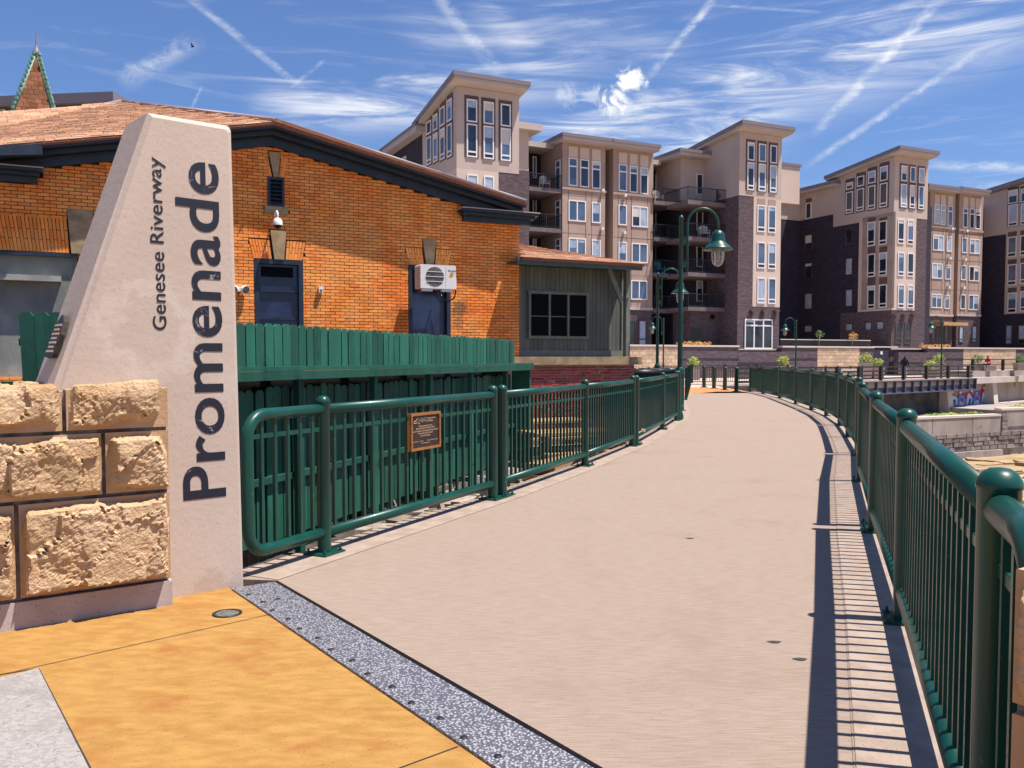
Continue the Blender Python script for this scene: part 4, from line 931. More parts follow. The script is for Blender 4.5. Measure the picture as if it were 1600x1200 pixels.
def tower(xc, xr, ys, xl_back, y_back, roof_pts, cols, ysur, yup, ylo, cols2, rows2, trim, yb, base_y, lower_brick_x=None, brick_left=False):
    """front corner xc..xr; soffit height ys at the corner; roof_pts: near corner, right end, back end of the top edge."""
    uc, zs = ap(xc, ys); ur = ap(xr, ys)[0]; FL = Flank(uc)
    wb, zbk = FL.px(xl_back, y_back)        # u (negative) and soffit height at the back end of the upper part
    zt = ap(xc, yb)[1]                      # bottom of the tan upper part
    prof = lambda v: zs + (zbk - zs) * v / wb
    b = MB(); b.prism([AF.W(uc, 0, zt), AF.W(uc, 0, zs), AF.W(uc, wb, zbk), AF.W(uc, wb, zt)], AF.U * (ur - uc), 'stucco_tan'); b.build('tower_wall', at)
    ov, th = .95, .38; e1 = ap(roof_pts[1][0], roof_pts[1][1], ov); u1 = e1[0]; zr = ap(roof_pts[0][0], roof_pts[0][1], ov)[1]
    s_ = (zs - zbk) / -wb; zf = zs + s_ * ov + .02
    b = MB(); b.prism([AF.W(uc - .5, ov, zf), AF.W(uc - .5, ov, zf + th), AF.W(uc - .5, wb - .6, zf + th - s_ * (ov - wb + .6)), AF.W(uc - .5, wb - .6, zf - s_ * (ov - wb + .6))], AF.U * (u1 - uc + .5), 'fascia'); b.build('roof', at)
    b = MB(); b.prism([AF.W(uc - .62, ov + .10, zf + th * .55), AF.W(uc - .62, ov + .10, zf + th + .12), AF.W(uc - .62, wb - .7, zf + th + .12 - s_ * (ov - wb + .8)), AF.W(uc - .62, wb - .7, zf + th * .55 - s_ * (ov - wb + .8))], AF.U * (u1 - uc + .74), 'roof_cap'); b.build('roof_edge', at)
    for x0, x1 in cols:                     # tall double windows in dark surrounds
        u0, z1 = ap(cols[0][0], ysur[0]); z0 = ap(cols[0][0], ysur[1])[1]; ua, ub = ap(x0, ysur[0] + 20)[0], ap(x1, ysur[0] + 20)[0]
        part('window_surround', lambda b: AF.box(b, ua, ub, .002, .03, z0, z1, 'panel_brown'))
        m_ = (ub - ua) * .13
        for (y0, y1), br in ((yup, ()), (ylo, (.16,))):
            window(AF, ua + m_, ub - m_, ap(cols[0][0], y1)[1], ap(cols[0][0], y0)[1], .03, bars=br)
    # lower storeys: trimmed strip of window pairs, purple brick beside it
    if trim:
        tx0, tx1, ty1 = trim; t0, tz1 = ap(tx0, yb); t1 = ap(tx1, (yb + ty1) / 2)[0]; tz0 = ap(tx0, ty1)[1]; zt_ = min(zt, tz1)
        part('tower_wall', lambda b: (AF.box(b, uc, t0, -4, -.02, tz0, zt - .004, 'brick_far') if t0 > uc + .3 else None, AF.box(b, t1, ur, -4, -.02, tz0, zt - .004, 'brick_far') if t1 < ur - .3 else None))
        part('window_strip', lambda b: AF.box(b, t0 if t0 > uc + .3 else uc, t1, -3.9, .0, tz0, zt - .004, 'stucco_light'))
        part('base_wall', lambda b: AF.box(b, uc, ur, -6, -.02, ZG, tz0 - .004, 'brick_far'))
        part('ledge', lambda b: AF.box(b, uc - .1, ur + .15, -.1, .14, ap(xc, base_y + 2)[1], ap(xc, base_y)[1], 'cap_stone'))
        prev = ap(cols2[0][0], yb + 2)[1]
        for y0, y1 in rows2:
            z1, z0 = ap(cols2[0][0], y0)[1], ap(cols2[0][0], y1)[1]
            for x0, x1 in cols2:
                ua, ub = ap(x0, y0)[0], ap(x1, y0)[0]
                if prev - z1 > .5: part('spandrel', lambda b: AF.box(b, ua, ub, .002, .02, z1 + .05, min(prev - .05, zt - .1), 'stucco_brown'))
                window(AF, ua, ub, z0, z1, .004, bars=(.17,))
            prev = z0 - .35
    return uc, ur, zs, zt, FL, wb
# tower A (behind the brick gable), B (middle), C (right)
A_ = tower(713, 811, 134, 660, 199, ((713, 117), (826, 133), (648, 185)), ((725.6, 747.8), (752, 773.8), (779, 800)), (148, 245), (154, 189.5), (192.5, 244.5), ((729.5, 746.4), (755.7, 771.5)), ((271.8, 318), (345, 390)), (713, 779, 470), 262, 545)
B_ = tower(1156, 1222, 205, 1078, 245, ((1163, 191), (1240, 206), (1077, 235)), ((1165.5, 1180), (1183, 1198), (1201, 1215)), (217, 297), (221.5, 250), (253, 296.5), ((1183, 1195.5), (1200, 1212)), ((320, 362), (378, 419), (433.5, 474)), (1178, 1219.5, 479), 305, 545)
C_ = tower(1398.5, 1451, 243, 1303, 281, ((1407, 232), (1466, 241), (1298, 275)), ((1405.6, 1418), (1419.7, 1431), (1433.5, 1445)), (255, 325), (258, 282.5), (287, 323.5), ((1402.7, 1412.7), (1417.7, 1427.5)), ((342, 380.5), (394, 431), (444.5, 481)), (1398.5, 1430.5, 484.5), 338, 544)
# left flank of tower A and the wing behind it
uc, ur, zs, zt, FL, wb = A_; F = FL.F
def flank_cols(FL, xs, tops, bots, split, gl=('glass_blue', 'glass_dark')):
    for (x0, x1), t, bt_, sp in zip(xs, tops, bots, split):
        u0, z1 = FL.px(x0, t); u1 = FL.px(x1, t)[0]; z0 = FL.px(x0, bt_)[1]; zm = FL.px(x0, sp)[1]
        part('window_surround', lambda b: FL.F.box(b, u0, u1, .002, .03, z0, z1, 'panel_brown'))
        m_ = (u1 - u0) * .12; window(FL.F, u0 + m_, u1 - m_, zm + .12, z1 - .35, .03, glass=wr.choice(gl)); window(FL.F, u0 + m_, u1 - m_, z0 + .1, zm - .1, .03, bars=(.16,), glass=wr.choice(gl))
flank_cols(FL, ((666.5, 675.5), (677, 685.5), (687.5, 697), (698.5, 708)), (185, 174.5, 163, 151), (262, 257.5, 254, 250), (215, 209, 202, 195))
part('tower_wall', lambda b: AF.box(b, uc + .01, uc + 1.2, -14, -.03, ZG, zt - .006, 'stucco_tan'))
u_l, z_l = FL.px(659, 210); u_b, z_b = FL.px(603, 238)
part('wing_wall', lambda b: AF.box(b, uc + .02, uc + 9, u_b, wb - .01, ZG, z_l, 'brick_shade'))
part('roof', lambda b: AF.box(b, uc - .7, uc + 9, u_b - .5, wb + .5, z_l + .004, z_l + .45, 'fascia')); part('roof_edge', lambda b: AF.box(b, uc - .8, uc + 9.1, u_b - .6, wb + .55, z_l + .454, z_l + .62, 'roof_cap'))
wpx(FL, 628, 248, 635, 268, .0, bars=(.2,))
part('wing_wall', lambda b: AF.box(b, uc - 22, uc + .01, u_b - 9, u_b + .05, ZG, z_l, 'stucco_tan')); part('roof', lambda b: AF.box(b, uc - 23, uc - .71, u_b - 9, u_b + .8, z_l + .004, z_l + .5, 'fascia'))
# behind tower A on the right: low block with roof, joining the recessed bays
vb = -4.5; vr = -8.2
u0, z1 = ap(811.5, 200, -3); u1 = ap(826, 200, -3)[0]
part('block_wall', lambda b: AF.box(b, ur - 1, u1, -9, -3, ZG, ap(815, 205, -3)[1], 'stucco_tan')); part('roof', lambda b: AF.box(b, ur - 1, u1 + .8, -9.5, -2.3, ap(815, 205, -3)[1] + .004, ap(815, 205, -3)[1] + .5, 'fascia'))
u0, z1 = ap(813, 266, -2.98); part('block_wall', lambda b: AF.box(b, u0 - .3, ap(826.5, 300, -2.98)[0], -8.9, -2.96, ZG, z1, 'brick_far'))
# recessed tan bays
def bay(x0, x1, ytop, xroof0, xroof1, yr, tops, rows, v, ybase, xl_side, dark_right=None, bricky=True):
    u0, zt_ = ap(x0, ytop, v); u1 = ap(x1, ytop, v)[0]; zb = ap(x0, ybase, v)[1]
    part('bay_wall', lambda b: AF.box(b, u0, u1, v - 6, v, zb, zt_, 'stucco_brown'))
    part('bay_base', lambda b: AF.box(b, u0 + .02, u1 - .02, v - 6, v - .03, ZG, zb - .003, 'brick_far'))
    part('ledge', lambda b: AF.box(b, u0 - .03, u1 + .03, v - .2, v + .07, zb - .12, zb + .1, 'fascia'))
    r0 = ap(xroof0, yr, v + .9)[0]; r1 = ap(xroof1, yr, v + .9)[0]
    part('roof', lambda b: AF.box(b, r0, r1, v - 7, v + .9, zt_ + .004, zt_ + .34, 'fascia')); part('roof_edge', lambda b: AF.box(b, r0 - .1, r1 + .1, v - 7.1, v + 1.0, zt_ + .25, zt_ + .5, 'roof_cap'))
    ptop = ap(tops[0][0], tops[0][1] - (tops[0][3] - tops[0][1]) * .45, v)[1]
    for x, y0, xx, y1, br in tops:
        ua, z1 = ap(x, y0, v); ub = ap(xx, y0, v)[0]; z0 = ap(x, y1, v)[1]
        part('light_panel', lambda b: AF.box(b, ua, ub, v + .002, v + .05, z1 + .05, zt_ - .25, 'stucco_light')); window(AF, ua, ub, z0, z1, v + .004, bars=br)
    zc = ap(tops[0][0], tops[0][3] + 3, v)[1]
    part('ledge', lambda b: AF.box(b, u0 - .05, u1 + .05, v + .002, v + .09, zc - .16, zc + .02, 'stucco_brown'))
    for x, y0, xx, y1, mu in rows: wpx(AF, x, y0, xx, y1, v, mull=mu)
    # scored joints of the stucco
    def joints(b):
        for x, y0, xx, y1, mu in rows:
            for q in (x, xx):
                ua = ap(q, y0, v)[0]; AF.box(b, ua - .015, ua + .015, v + .001, v + .003, zb + .1, zc - .2, 'panel_brown')
            z_ = ap(x, y0 - 7, v)[1]; AF.box(b, u0 + .02, u1 - .02, v + .001, v + .003, z_ - .012, z_ + .012, 'panel_brown')
    tag(part('stucco_joints', joints), kind='stuff')
    return u0, u1, zt_, zb
b1 = bay(879, 946, 222, 880, 957, 212, ((888, 246, 902, 290, (.70,)), (906, 248.5, 920, 292, (.70,)), (924.5, 251, 938, 294.5, (.70,))), ((888, 312, 915, 345, 1), (924.5, 315.5, 938, 348, 0), (888, 371, 915, 404, 1), (924.5, 374, 938, 407, 0), (888, 430, 915, 460, 1)), vb, 482, 861)
b2 = bay(958.5, 1021, 232, 957, 1031, 226, ((966.5, 256, 979.5, 298, (.72,)), (983.5, 258.5, 996, 300.5, (.72,)), (1000, 261, 1012.5, 303, (.72,))), ((966, 319.5, 979, 351.5, 0), (987, 321.5, 1012, 354, 1), (966, 377.5, 979, 408, 0), (986.5, 379.5, 1011.5, 410, 1), (985.8, 437.5, 1011, 468, 1)), vb, 481, 950)
part('recess_panel', lambda b: AF.box(b, b1[1], b2[0], vb - 3, vb - 1.2, ZG, b1[2] - .1, 'panel_brown'))
for x, y in ((940, 298), (975, 306), (939, 358), (974, 364)):
    u, z = ap(x, y, vb); part('wall_light', lambda b: (AF.box(b, u - .10, u + .10, vb + .002, vb + .3, z - .10, z + .11, 'white_plastic'),))
for x0, x1 in ((981, 993), (997.6, 1009.6)): wpx(AF, x0, 500, x1, 540, vb - .025, bars=(.25,), frame='panel_brown', glass='blind_sky_pale' if x0 > 990 else 'glass_dark')
u0, z0 = ap(861, 290, vb)
# balconies
def balcony(x0, x1, yf, v0, v1, label=None, rail=True, ytop=None):
    u0, zf = ap(x0, yf, v1); u1 = ap(x1, yf, v1)[0]
    b = MB(); AF.box(b, u0, u1, v0, v1, zf - .32, zf, 'balcony_slab'); o = b.build('balcony', at)
    if rail:
        b = MB(); h = 1.1; AF.box(b, u0, u1, v1 - .06, v1 - .01, zf + h - .06, zf + h, 'balcony_metal'); AF.box(b, u0, u1, v1 - .05, v1 - .02, zf + .08, zf + .12, 'balcony_metal'); n = max(2, int((u1 - u0) / .16))
        for k in range(n + 1): uu = u0 + .03 + (u1 - u0 - .06) * k / n; w = .03 if k % 9 == 0 else .009; AF.box(b, uu - w, uu + w, v1 - .05, v1 - .02, zf + .1, zf + h - .05, 'balcony_metal')
        for uu in (u0 + .03, u1 - .03):
            AF.box(b, uu - .02, uu + .02, v0, v1 - .06, zf + h - .06, zf + h, 'balcony_metal'); m = max(2, int((v1 - v0) / .2))
            for k in range(m): vv = v0 + (v1 - v0) * k / m; AF.box(b, uu - .009, uu + .009, vv - .009, vv + .009, zf, zf + h - .06, 'balcony_metal')
        tag(b.build('balcony_railing', o), kind='stuff')
    return u0, u1, zf
# recess between tower A and the first bay
uA, zA = ap(826, 222, vr); uB = ap(880, 222, vr)[0]; zroof = b1[2] - .2
part('recess_wall', lambda b: AF.box(b, u1, b1[0] + .5, vr - 2, vr, ZG, zroof, 'recess_navy'))
part('roof', lambda b: AF.box(b, u1, b1[0] + .2, vr - 3, vr + 2.2, zroof + .004, zroof + .4, 'fascia'))
for y in (291, 354, 416, 478):
    balcony(827, 877, y, vr, vb - .02)
    wpx(AF, 832, y - 47, 838, y - 13, vr, frame='white_frame', nm='balcony_door')
BS = Flank(b1[0], vb)
for y in (252, 314, 374, 434):
    u0, z1 = BS.px(868.5, y); u1_ = BS.px(876, y)[0]; window(BS.F, u0, u1_, z1 - 2.6, z1, .002, bars=(.78,), nm='balcony_door')
# recess between second bay and middle tower, tan block with its balconies
x0b, x1b = 1064, 1108; vk = -4.6
k0, kz = ap(x0b, 247, vk); k1 = ap(x1b + 16, 247, vk)[0]; kzb = ap(x0b, 313, vk)[1]
part('block_wall', lambda b: AF.box(b, k0, k1, vk - 5, vk, kzb, kz, 'stucco_tan')); part('block_wall', lambda b: AF.box(b, k0 + .02, k1, vk - 5, vk - .03, ZG, kzb - .004, 'brick_shade'))
part('roof', lambda b: AF.box(b, k0 - .8, ap(1113, 247, vk + 1)[0], vk - 6, vk + 1.0, kz + .004, kz + .4, 'fascia')); part('roof_edge', lambda b: AF.box(b, k0 - .9, ap(1113, 247, vk + 1)[0] + .1, vk - 6.1, vk + 1.1, kz + .3, kz + .55, 'roof_cap'))
part('recess_wall', lambda b: AF.box(b, b2[1] - .5, k0, vr - 2, vr, ZG, b2[2] - .4, 'recess_navy')); part('roof', lambda b: AF.box(b, b2[1] + .1, k0 - .85, vr - 3, vr + 1.9, b2[2] - .396, b2[2], 'fascia'))
for y in (313, 370, 426, 482):
    balcony(1022, 1062, y, vr, vb + .2); wpx(AF, 1024, y - 40, 1034, y - 9, vr, nm='balcony_door', glass='glass_dark')
FB = B_[4]
for i, y in enumerate((312, 369, 425, 479)):
    balcony(1075, 1142, y, vk, -1.6)
    wpx(AF, 1088, y - 41, 1098, y - 8, vk, glass='glass_dark', nm='window'); 
    if i: wpx(AF, 1112, y - 38, 1128, y - 3, vk, mull=1, bars=(.75,), nm='balcony_door')
    else: wpx(AF, 1109, y - 43, 1118, y - 3, vk, bars=(.78,), nm='balcony_door', glass='glass_dark')
uc, ur, zs, zt, FL, wb = B_
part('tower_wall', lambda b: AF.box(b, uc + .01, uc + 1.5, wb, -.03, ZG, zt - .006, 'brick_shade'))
u0, z1 = ap(1079, 486, -2.2); u1 = ap(1133, 486, -2.2)[0]
part('porch_wall', lambda b: AF.box(b, u0, u1, vk, -2.2, ZG, z1, 'brick_far')); part('porch_opening', lambda b: bpx(AF, 1080, 513, 1097, 533, -2.3, -2.18, 'lens_black', b))
u_, z_ = ap(1113, 495, -2.2); part('vent', lambda b: b.prism([AF.W(u_ + .25 * math.cos(k * .5236), -2.19, z_ + .2 * math.sin(k * .5236)) for k in range(12)], AF.N * .05, 'lens_black'))
wpx(AF, 1163.5, 498, 1206.5, 545, .0, bars=(.78,), mull=2, glass='glass_dark', fw=.1)
for x in (1174, 1192, 1211):
    u, z = ap(x, 486); part('wall_light', lambda b: (AF.box(b, u - .25, u + .25, .002, .35, z - .06, z + .06, 'panel_brown'), AF.box(b, u - .06, u + .06, .002, .12, z - .4, z - .062, 'panel_brown')))
# roof box behind the middle tower, recessed link wall, and the long flank of tower C
u0, z1 = ap(1223, 258, -7); u1 = ap(1250, 258, -7)[0]; zq = ap(1223, 300, -7)[1]
part('roof_box', lambda b: AF.box(b, B_[1] - 3, u1, -12, -7, zq - 1, z1, 'stucco_light')); part('roof_edge', lambda b: AF.box(b, B_[1] - 3, u1 + .1, -12.1, -6.9, z1 + .003, z1 + .25, 'roof_cap'))
uc, ur, zs, zt, FL, wb = C_; F = FL.F
uw, zw = FL.px(1250, 305); zwt = FL.px(1250, 345)[1]; uw6 = FL.px(1305, 300)[0]
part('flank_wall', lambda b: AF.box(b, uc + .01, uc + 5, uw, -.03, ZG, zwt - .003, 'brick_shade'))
part('flank_wall', lambda b: AF.box(b, uc, uc + 5, uw, wb - .01, zwt, zw, 'stucco_tan'))
part('flank_wall', lambda b: AF.box(b, uc + .001, uc + 5, wb, -.04, zwt, zt - .004, 'stucco_tan'))
part('roof', lambda b: AF.box(b, uc - .7, uc + 6, uw - .3, wb + .8, zw + .004, zw + .35, 'fascia')); part('roof_edge', lambda b: AF.box(b, uc - .8, uc + 6, uw - .4, wb + .85, zw + .2, zw + .5, 'roof_cap'))
part('link_wall', lambda b: (AF.box(b, B_[1] - 1, uc + .02, uw - 3, uw + .02, ZG, zwt - .003, 'brick_shade'), AF.box(b, B_[1] - 1, uc - .001, uw - 3, uw + .05, zwt, zw, 'stucco_tan')))
part('roof', lambda b: AF.box(b, B_[1] - 1, uc - .71, uw - 4, uw + .6, zw + .003, zw + .35, 'fascia'))
part('window_strip', lambda b: bpx(FL, 1348, 340, 1398, 484.5, -.03, .0, 'stucco_tan', b))
flank_cols(FL, ((1321.5, 1335.5), (1338.5, 1353), (1356, 1371), (1374.5, 1390)), (281, 271, 263, 255.5), (336, 332.5, 330, 326.5), (299.5, 294.5, 290, 286), ('glass_dark',))
for x0, x1, dy in ((1356, 1367.5, 2), (1374, 1386, 0)):
    pv = 338
    for y0, y1 in ((346, 383), (395.5, 431), (445, 481)):
        wpx(FL, x0, y0 + dy, x1, y1 + dy, .002, bars=(.17,), glass='glass_dark'); part('spandrel', lambda b: bpx(FL, x0, pv + 3, x1, y0 + dy - 1, .001, .02, 'panel_brown', b)); pv = y1
for x0, x1, rows in ((1322, 1332, ((357, 382), (404, 430), (453, 479), (506, 517))), (1258, 1269, ((368, 391), (412, 436), (459, 483), (509, 519))), (1353, 1362, ((504, 516),)), (1371, 1381, ((503, 515),))):
    for y0, y1 in rows: wpx(FL, x0, y0, x1, y1, .0, frame='panel_brown', glass='blind_sky_pale' if y0 > 440 or wr.random() < .4 else 'glass_dark', fw=.05)
wpx(FL, 1259.5, 318, 1268, 342.5, .002, bars=(), glass='glass_dark'); part('spandrel', lambda b: bpx(FL, 1259.5, 311, 1268, 317, .001, .03, 'panel_brown', b))
for x0, x1 in ((1399, 1408.6), (1413, 1423)): wpx(AF, x0, 503, x1, 537, -.018, bars=(.25,), frame='panel_brown', glass='glass_dark')
for x in (1397, 1411, 1425):
    u, z = ap(x, 492); part('wall_light', lambda b: AF.box(b, u - .3, u + .3, .002, .35, z - .06, z + .06, 'panel_brown'))
# right-hand bays
b3 = bay(1454, 1493.5, 299, 1452, 1503, 293, ((1459.8, 318, 1467.5, 350, (.72,)), (1469.5, 319.5, 1477, 351.5, (.72,)), (1480.6, 321, 1488.5, 353, (.72,))), ((1457.5, 367, 1474, 391, 1), (1479, 369, 1486.6, 393, 0), (1456, 411, 1472, 435, 1), (1477, 413.5, 1485, 436.5, 0), (1455, 459, 1471, 481, 1), (1475.5, 460.5, 1483, 482.5, 0)), -4.9, 492, 0)
b4 = bay(1499.5, 1537, 303, 1501, 1547, 300, ((1504.7, 324, 1512, 355.5, (.72,)), (1515, 325.5, 1522.5, 357, (.72,)), (1524, 327, 1532, 358, (.72,))), ((1503, 371, 1510.6, 395, 0), (1515, 373, 1530.5, 396, 1), (1501.5, 414, 1509, 437.5, 0), (1514, 415.5, 1529.5, 439, 1), (1500.5, 460, 1508, 483, 0), (1513, 460.5, 1528.5, 484, 1)), -4.9, 492, 0)
part('recess_panel', lambda b: AF.box(b, b3[1], b4[0], -8, -6.0, ZG, b3[2] - .1, 'panel_brown'))
part('recess_wall', lambda b: AF.box(b, C_[1] - .5, b3[0] + .5, -12, -6.5, ZG, b3[2] - .3, 'recess_navy'))
for x, y in ((1485, 358), (1508, 361), (1481.5, 404), (1505.5, 406), (1480, 449), (1503.5, 450)):
    u, z = ap(x, y, -4.9); part('wall_light', lambda b: AF.box(b, u - .12, u + .12, -4.898, -4.6, z - .12, z + .14, 'white_plastic'))
part('canopy', lambda b: bpx(AF, 1475, 503, 1513, 508, -4.9, -3.4, 'raw_wood', b))
for x0, x1 in ((1455, 1462), (1475.5, 1482), (1498.5, 1505), (1518.5, 1525.5)): wpx(AF, x0, 509, x1, 535, -4.92, bars=(.2,), frame='panel_brown', glass='blind_sky_pale' if x0 > 1490 else 'glass_dark')
# recess and the last tower's flank, cut by the frame
vD = -9.5; uD = b4[1]; u9 = ap(1650, 300)[0]; FD_ = Flank(u9)
uq, zq = FD_.px(1537, 305); z4 = FD_.px(1600, 287)[1]; uq2 = FD_.px(1600, 287)[0]; zbk = FD_.px(1571, 366)[1]; ufl = FD_.px(1571, 420)[0]
part('recess_wall', lambda b: AF.box(b, uD - .5, u9 + .02, uq - 1, uq + .1, ZG, b4[2] - .2, 'recess_navy'))
sl4 = (z4 - FD_.px(1548, 303)[1]) / (uq2 - FD_.px(1548, 303)[0])
zf4 = z4 + sl4 * (0 - uq2)
part('tower_wall', lambda b: b.prism([AF.W(u9, 0, zbk), AF.W(u9, 0, zf4), AF.W(u9, uq, zf4 + sl4 * uq), AF.W(u9, uq, zbk)], AF.U * 9, 'stucco_tan'))
part('roof', lambda b: b.prism([AF.W(u9 - .6, .9, zf4 + sl4 * .9 + .02), AF.W(u9 - .6, .9, zf4 + sl4 * .9 + .5), AF.W(u9 - .6, uq - .5, zf4 + sl4 * (uq - .5) + .5), AF.W(u9 - .6, uq - .5, zf4 + sl4 * (uq - .5) + .02)], AF.U * 11, 'roof_cap'))
part('flank_wall', lambda b: AF.box(b, u9 + .01, u9 + 5, uq, -.03, ZG, zbk - .003, 'brick_shade')); part('window_strip', lambda b: FD_.F.box(b, ufl, 0, -.02, .02, FD_.px(1571, 491)[1], zbk - .003, 'stucco_tan'))
for x0, x1, d in ((1576, 1590.5, 0), (1595.5, 1611, -2.5)):
    wpx(FD_, x0, 298 + d, x1, 319 + d, .004); wpx(FD_, x0, 321 + d, x1, 354 + d, .004, bars=(.16,), glass='blind_sky_pale'); part('window_surround', lambda b: bpx(FD_, x0 - 1.2, 294 + d, x1 + 1, 355 + d, .001, .004, 'panel_brown', b))
    for y0, y1 in ((371, 402), (414, 446), (458, 489)): wpx(FD_, x0 - 1, y0 + d, x1 - 2, y1 + d, .024, bars=(.2,)); part('spandrel', lambda b: bpx(FD_, x0 - 1, y0 - 8 + d, x1 - 2, y0 - 1 + d, .02, .035, 'panel_brown', b))
    wpx(FD_, x0 - 4, 508, x1 - 9, 538, .0, bars=(.25,), frame='panel_brown', glass='blind_sky_pale')
for y in (372, 407, 451, 492): balcony(1538, 1560, y, -14, -9.0, rail=(y == 372))

# terrace walls in front of the building
tw = thing('terrace_wall', AF.W(0, .6, 0), 'long low terrace wall of purple brick and tan blocks at the foot of the apartment building', 'wall')
V0, V1 = .18, .75
ztop = ap(1100, 542, V1)[1]; items = []
for x0, x1, kind in ((930, 1066, 't'), (1066, 1154, 'p'), (1153, 1222, 'b'), (1222, 1277, 'p'), (1277, 1343, 't'), (1343, 1365, 'p'), (1404, 1449, 'b'), (1449, 1505, 'p'), (1505, 1587, 't'), (1587, 1700, 'p')):
    u0, u1 = ap(x0, 560, V1)[0], ap(x1, 560, V1)[0]; zt = ztop - (.35 if kind == 'b' else 0)
    b = MB(); AF.box(b, u0, u1, V0, V1 - (.05 if kind == 't' else 0), ZG, zt, 'tan_block' if kind == 't' else 'brick_far'); b.build('wall', tw)
    if kind != 'b': b = MB(); AF.box(b, u0 - .02, u1 + .02, V0 - .02, V1 + .08, zt + .002, zt + .14, 'cap_stone'); b.build('coping', tw)
    if kind != 't':
        b = MB(); AF.box(b, u0 + .003, u1 - .003, V1 + .001, V1 + .03, zt - 1.0, zt - .9, 'brick_shade'); b.build('string_course', tw)
    else:
        z = ZG; r = 0
        while z < zt - .2:
            u = u0 - (r % 2) * .3
            while u < u1:
                a, c = max(u, u0), min(u + .6, u1)
                if c - a > .08: items.append((AF.W((a + c) / 2, V1 - .02, z + .15), AF.U * ((c - a) / 2 - .012), AF.N * .03, Z_ * .138))
                u += .6
            z += .3; r += 1
pieces('block', items, tw, 'tan_block', 280)
u0, u1 = ap(1365, 550, .1)[0], ap(1404, 550, .1)[0]
gd = thing('service_door', AF.W(u0, -2, 0), 'dark recessed service entrance with a pale notice between two terrace walls', 'entrance')
b = MB(); AF.box(b, u0, u1, -2.0, -.03, ZG, ap(1370, 543, -.03)[1], 'brick_shade'); b.build('wall', gd); b = MB(); AF.box(b, u0 - .05, u1 + .02, -2.1, .03, ap(1370, 543, 0)[1], ap(1370, 541, 0)[1], 'cap_stone'); b.build('coping', gd)
b = MB(); bpx(AF, 1376, 549, 1379, 554, -.029, .0, 'white_plastic', b); b.build('notice', gd)

# ------------------------------------------------------------------ river wall, boardwalk and graffiti
BF = Fr(tuple(E0), (ED.x, ED.y))
Lb = (E1 - E0).length
bd = thing('boardwalk', BF.W(Lb / 2, 0, -.9), 'boardwalk on a dark blue steel girder jutting out over the river', 'boardwalk')
b = MB(); BF.box(b, -11.5, Lb, -5, -.02, -.30, -.02, 'girder_blue'); b.build('deck_frame', bd)
it = []
for k in range(12): it.append((BF.W(Lb / 2 - 5.7, -.25 - k * .4, .006), BF.U * ((Lb + 11.4) / 2), BF.N * .185, Z_ * .022))
pieces('plank', it, bd, 'deck_wood')
b = MB(); BF.box(b, -11.5, Lb + .2, -.3, .0, -.95, -.04, 'girder_blue'); BF.box(b, -11.5, Lb + .2, .0, .22, -.10, -.04, 'girder_blue'); BF.box(b, -11.5, Lb + .2, .0, .22, -.98, -.90, 'girder_blue'); b.build('girder', bd)
k = 0; u = Lb + .1
while u > -11: b = MB(); BF.box(b, u - .05, u + .05, .002, .20, -.90, -.10, 'girder_blue'); b.build('stiffener', bd); u -= 1.32
br = thing('boardwalk_railing', BF.W(Lb / 2, 0, 0), 'black railing with thick posts and thin bars along the boardwalk edge', 'railing')
for x in (1310, 1344, 1378, 1413.5, 1449, 1483, 1514.5):
    u = BF.px(x, 585)[0]; b = MB(); BF.box(b, u - .12, u + .12, -.18, .02, .03, 1.0, 'black_metal'); b.build('post', br)
for z in (.95, .66, .38, .15): b = MB(); BF.box(b, -10, Lb + .05, -.10, -.06, z - .05, z + .05, 'black_metal'); b.build('rail', br)
for v in (-1.2, -2.4, -3.6):
    b = MB(); BF.box(b, Lb - .05, Lb + .0, v - .03, v + .03, .03, .95, 'black_metal'); b.build('end_post', br)
b = MB(); BF.box(b, Lb - .04, Lb, -4.5, -.1, .92, .97, 'black_metal'); BF.box(b, Lb - .04, Lb, -4.5, -.1, .40, .44, 'black_metal'); b.build('end_rail', br)
RW = Fr((38, 71), (.776, .63)); rpx = lambda x, y, v=0: RW.px(x, y, v)
rw = thing('river_wall', RW.W(5, 0, -3), 'tall stained concrete river wall with slanted buttresses behind the graffiti', 'wall')
zt_ = rpx(1560, 579)[1]; zp = rpx(1560, 591.5)[1]; u0, u1 = rpx(1519, 590)[0], 60
b = MB(); RW.box(b, u0, u1, -3, .0, zp, zt_, 'river_concrete'); b.build('parapet', rw)
b = MB(); RW.box(b, -30, u1, -4, -.55, -6, zp - .003, 'river_concrete'); b.build('wall', rw)
b = MB(); RW.box(b, -30, rpx(1474, 620, -.55)[0], -1.2, -.40, -6, -.95, 'river_dark'); b.build('abutment', rw)
for xt, xb in ((1474, 1486), (1546, 1557), (1617, 1628)):
    ut, zt = rpx(xt, 597, -.3); ub, zb = rpx(xb, 652, .4); b = MB(); w = .42
    b.prism([RW.W(ut - w, -.5, zt), RW.W(ut + w, -.5, zt), RW.W(ut + w, .15, zt), RW.W(ut - w, .15, zt)], (0, 0, -.01), 'cap_stone')
    q = [RW.W(ub - w, -.5, zb - .6), RW.W(ub + w, -.5, zb - .6), RW.W(ub + w, .55, zb - .6), RW.W(ub - w, .55, zb - .6), RW.W(ut - w, -.5, zt), RW.W(ut + w, -.5, zt), RW.W(ut + w, .12, zt), RW.W(ut - w, .12, zt)]
    b = MB(); b.hexa(q, 'cap_stone'); b.build('buttress', rw)
b = MB(); za = rpx(1580, 629, .3)[1]; RW.box(b, rpx(1556, 628, .3)[0], 60, -.5, .25, za - .12, za + .05, 'cap_stone'); b.build('pipe_ledge', rw)
